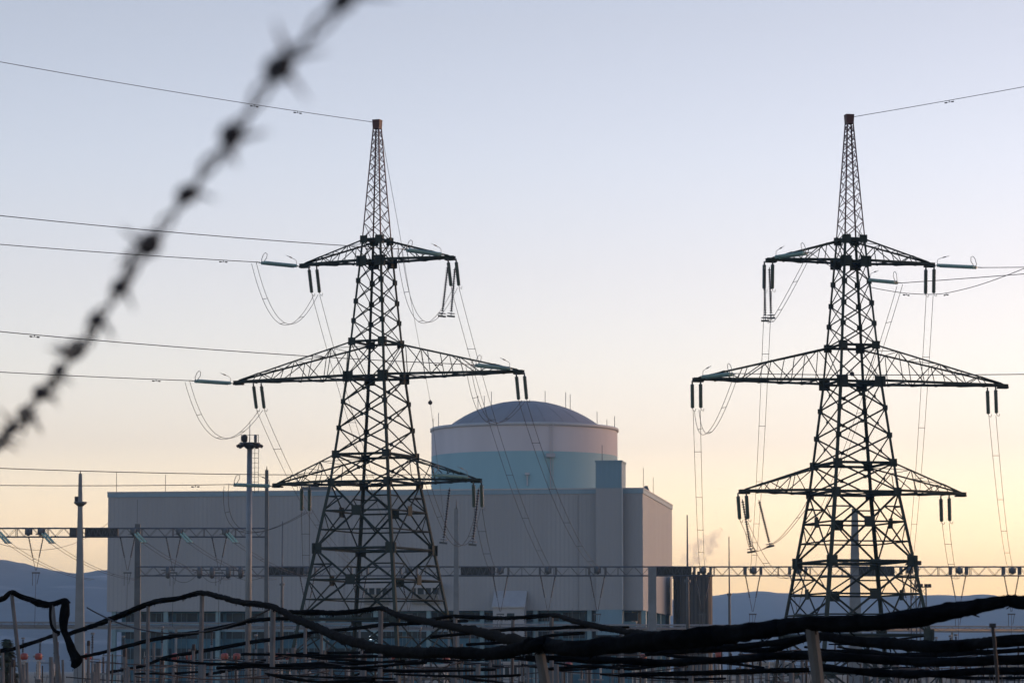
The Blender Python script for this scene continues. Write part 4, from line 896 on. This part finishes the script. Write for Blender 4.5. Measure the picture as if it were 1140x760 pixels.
for i in range(46):
    Yt = rnd.uniform(48, 96); u = -10 + 1160 * (i + rnd.random()) / 46; hz_ = P(u, rnd.uniform(722, 745), Yt).z; loc = ((u - 570) / F * Yt, Yt, 0)
    if trunk0 is None:
        trunk0 = m.build('fruit_tree', M['bark'], local=True); t_ = trunk0
    else: t_ = trunk0.copy(); COL.objects.link(t_)
    t_.location = loc; t_.scale = (1, 1, hz_ / 2); t_.rotation_euler.z = rnd.random() * 6.28
    tag(t_, 'bare thin young fruit tree between the orchard posts', 'fruit tree', 'bare young fruit trees under the nets')
# thin support wires and bits of tied net between the posts
for k in range(54):
    u = rnd.uniform(-10, 1080); v = rnd.uniform(722, 757); Yw = rnd.uniform(45, 100); L = rnd.uniform(60, 190); a, b = P(u, v, Yw), P(u + L, v + rnd.uniform(-9, 7), Yw + rnd.uniform(-6, 6))
    m = MB(); r = rnd.uniform(.006, .016); m.tube(sagline(a, b, rnd.uniform(.02, .12), 10), r, 5)
    tag(m.build('trellis_wire', M['bolt'], origin=a), 'dark trellis wire strung low between the orchard posts', 'wire', 'trellis wires between the posts')
for k in range(34):
    u = rnd.uniform(150, 1090); L = rnd.uniform(70, 230); v = rnd.uniform(712, 756) if u > 560 else rnd.uniform(726, 757); Yn = rnd.uniform(30, 75); d_ = rnd.uniform(1.6, 4); dv = rnd.uniform(-10, 8); sg_ = rnd.uniform(0, 5)
    nroll(60 + k, [(u + L * f, v + dv * f + sg_ * 4 * f * (1 - f) + rnd.uniform(-.8, .8), Yn - 4 * f, d_ * rnd.uniform(.7, 1.4)) for f in (0, .25, .5, .75, 1)], 'net_strand', 'thin dark strand of bundled netting in the low tangle between the rows')
m = MB(); m.tube(sagline(P(97, 676, 56), P(300, 678, 50), .42, 30), .013, 5); tag(m.build('support_wire', M['bolt'], origin=P(97, 676, 56)), 'dark support wire sagging below the left net peak', 'wire')
m = MB(); m.tube(smooth([P(866, 697, 22), P(868, 690, 22), P(851, 692, 22), P(847, 697, 22), P(848, 702, 22)]), .006, 5); tag(m.build('wire_hook', M['bolt'], origin=P(866, 697, 22)), 'small curled wire end standing on the thick net', 'wire')
p = P(1105, 696, 19.5); m = MB(); m.tube([p, P(1107, 712, 19.5), P(1110, 750, 19.5), (P(1110, 750, 19.5).x, 19.5, 0)], .012, 5); m.box((p.x - .018, p.y - .02, p.z - .012), (p.x + .018, p.y + .02, p.z + .014)); tag(m.build('thin_stake', M['bolt'], origin=(p.x, p.y, 0)), 'thin dark stake with a small head at lower right', 'stake')

# ------------------------------------------------------------------ barbed wire close to the camera
BP = [(540, -215), (462, -105), (382, 0), (310, 76), (258, 150), (207, 216), (167, 271), (134, 319), (107, 356), (85, 388), (66, 412), (45, 437), (28, 460), (13, 477), (0, 492), (-12, 508), (-24, 523), (-36, 537)]
bz = lambda n: 1.15 * (1 + .0937 * (n - 2))
bpts = [P(u, v, bz(i)) for i, (u, v) in enumerate(BP)]
bw = thing('barbed_wire', 'blurred dark barbed wire strand slanting across the upper left foreground', 'barbed wire', bpts[0])
cl_ = smooth(bpts, 16)
for ph in (0, math.pi):
    m = MB(); q = []
    for i, p in enumerate(cl_):
        d = (cl_[min(i + 1, len(cl_) - 1)] - cl_[max(i - 1, 0)]).normalized(); x = d.cross(Vector((0, 0, 1))).normalized(); y = d.cross(x); a = ph + i * .36
        q.append(p + (x * math.cos(a) + y * math.sin(a)) * .0024)
    m.tube(q, .0011, 6); m.build('strand', M['wire'], bw)
rb = random.Random(3)
for i, p in enumerate(bpts):
    d = (bpts[min(i + 1, len(bpts) - 1)] - bpts[max(i - 1, 0)]).normalized(); x = d.cross(Vector((0, 0, 1))).normalized(); y = d.cross(x); m = MB()
    a0 = rb.uniform(0, 6.28); q = [p + d * (.0105 * (k / 24 - .5)) + (x * math.cos(a0 + k * .55) + y * math.sin(a0 + k * .55)) * (.0036 + .0008 * math.sin(i * 2.3)) for k in range(25)]
    m.tube(q, .0016, 6); q2 = [v + d * .0015 + (v - p) * .1 for v in q[::-1]]; m.tube(q2, .0014, 6); m.tube([p - d * .0055 + x * .0012, p + y * .0014, p + d * .0055 - x * .001], [.0012, .0023, .0012], 6)
    for e, dn in ((q[0], -1), (q[-1], 1), (q2[0], 1), (q2[-1], -1)):
        o_ = (e - p).normalized(); tg = (o_.cross(d) * rb.choice((-1, 1)) + o_ * rb.uniform(.3, 1.0) + d * dn * rb.uniform(0, .5)).normalized(); m.tube([e, e + tg * .010, e + tg * rb.uniform(.016, .024)], [.0014, .0011, .0002], 5)
    m.build('barb', M['wire'], bw)
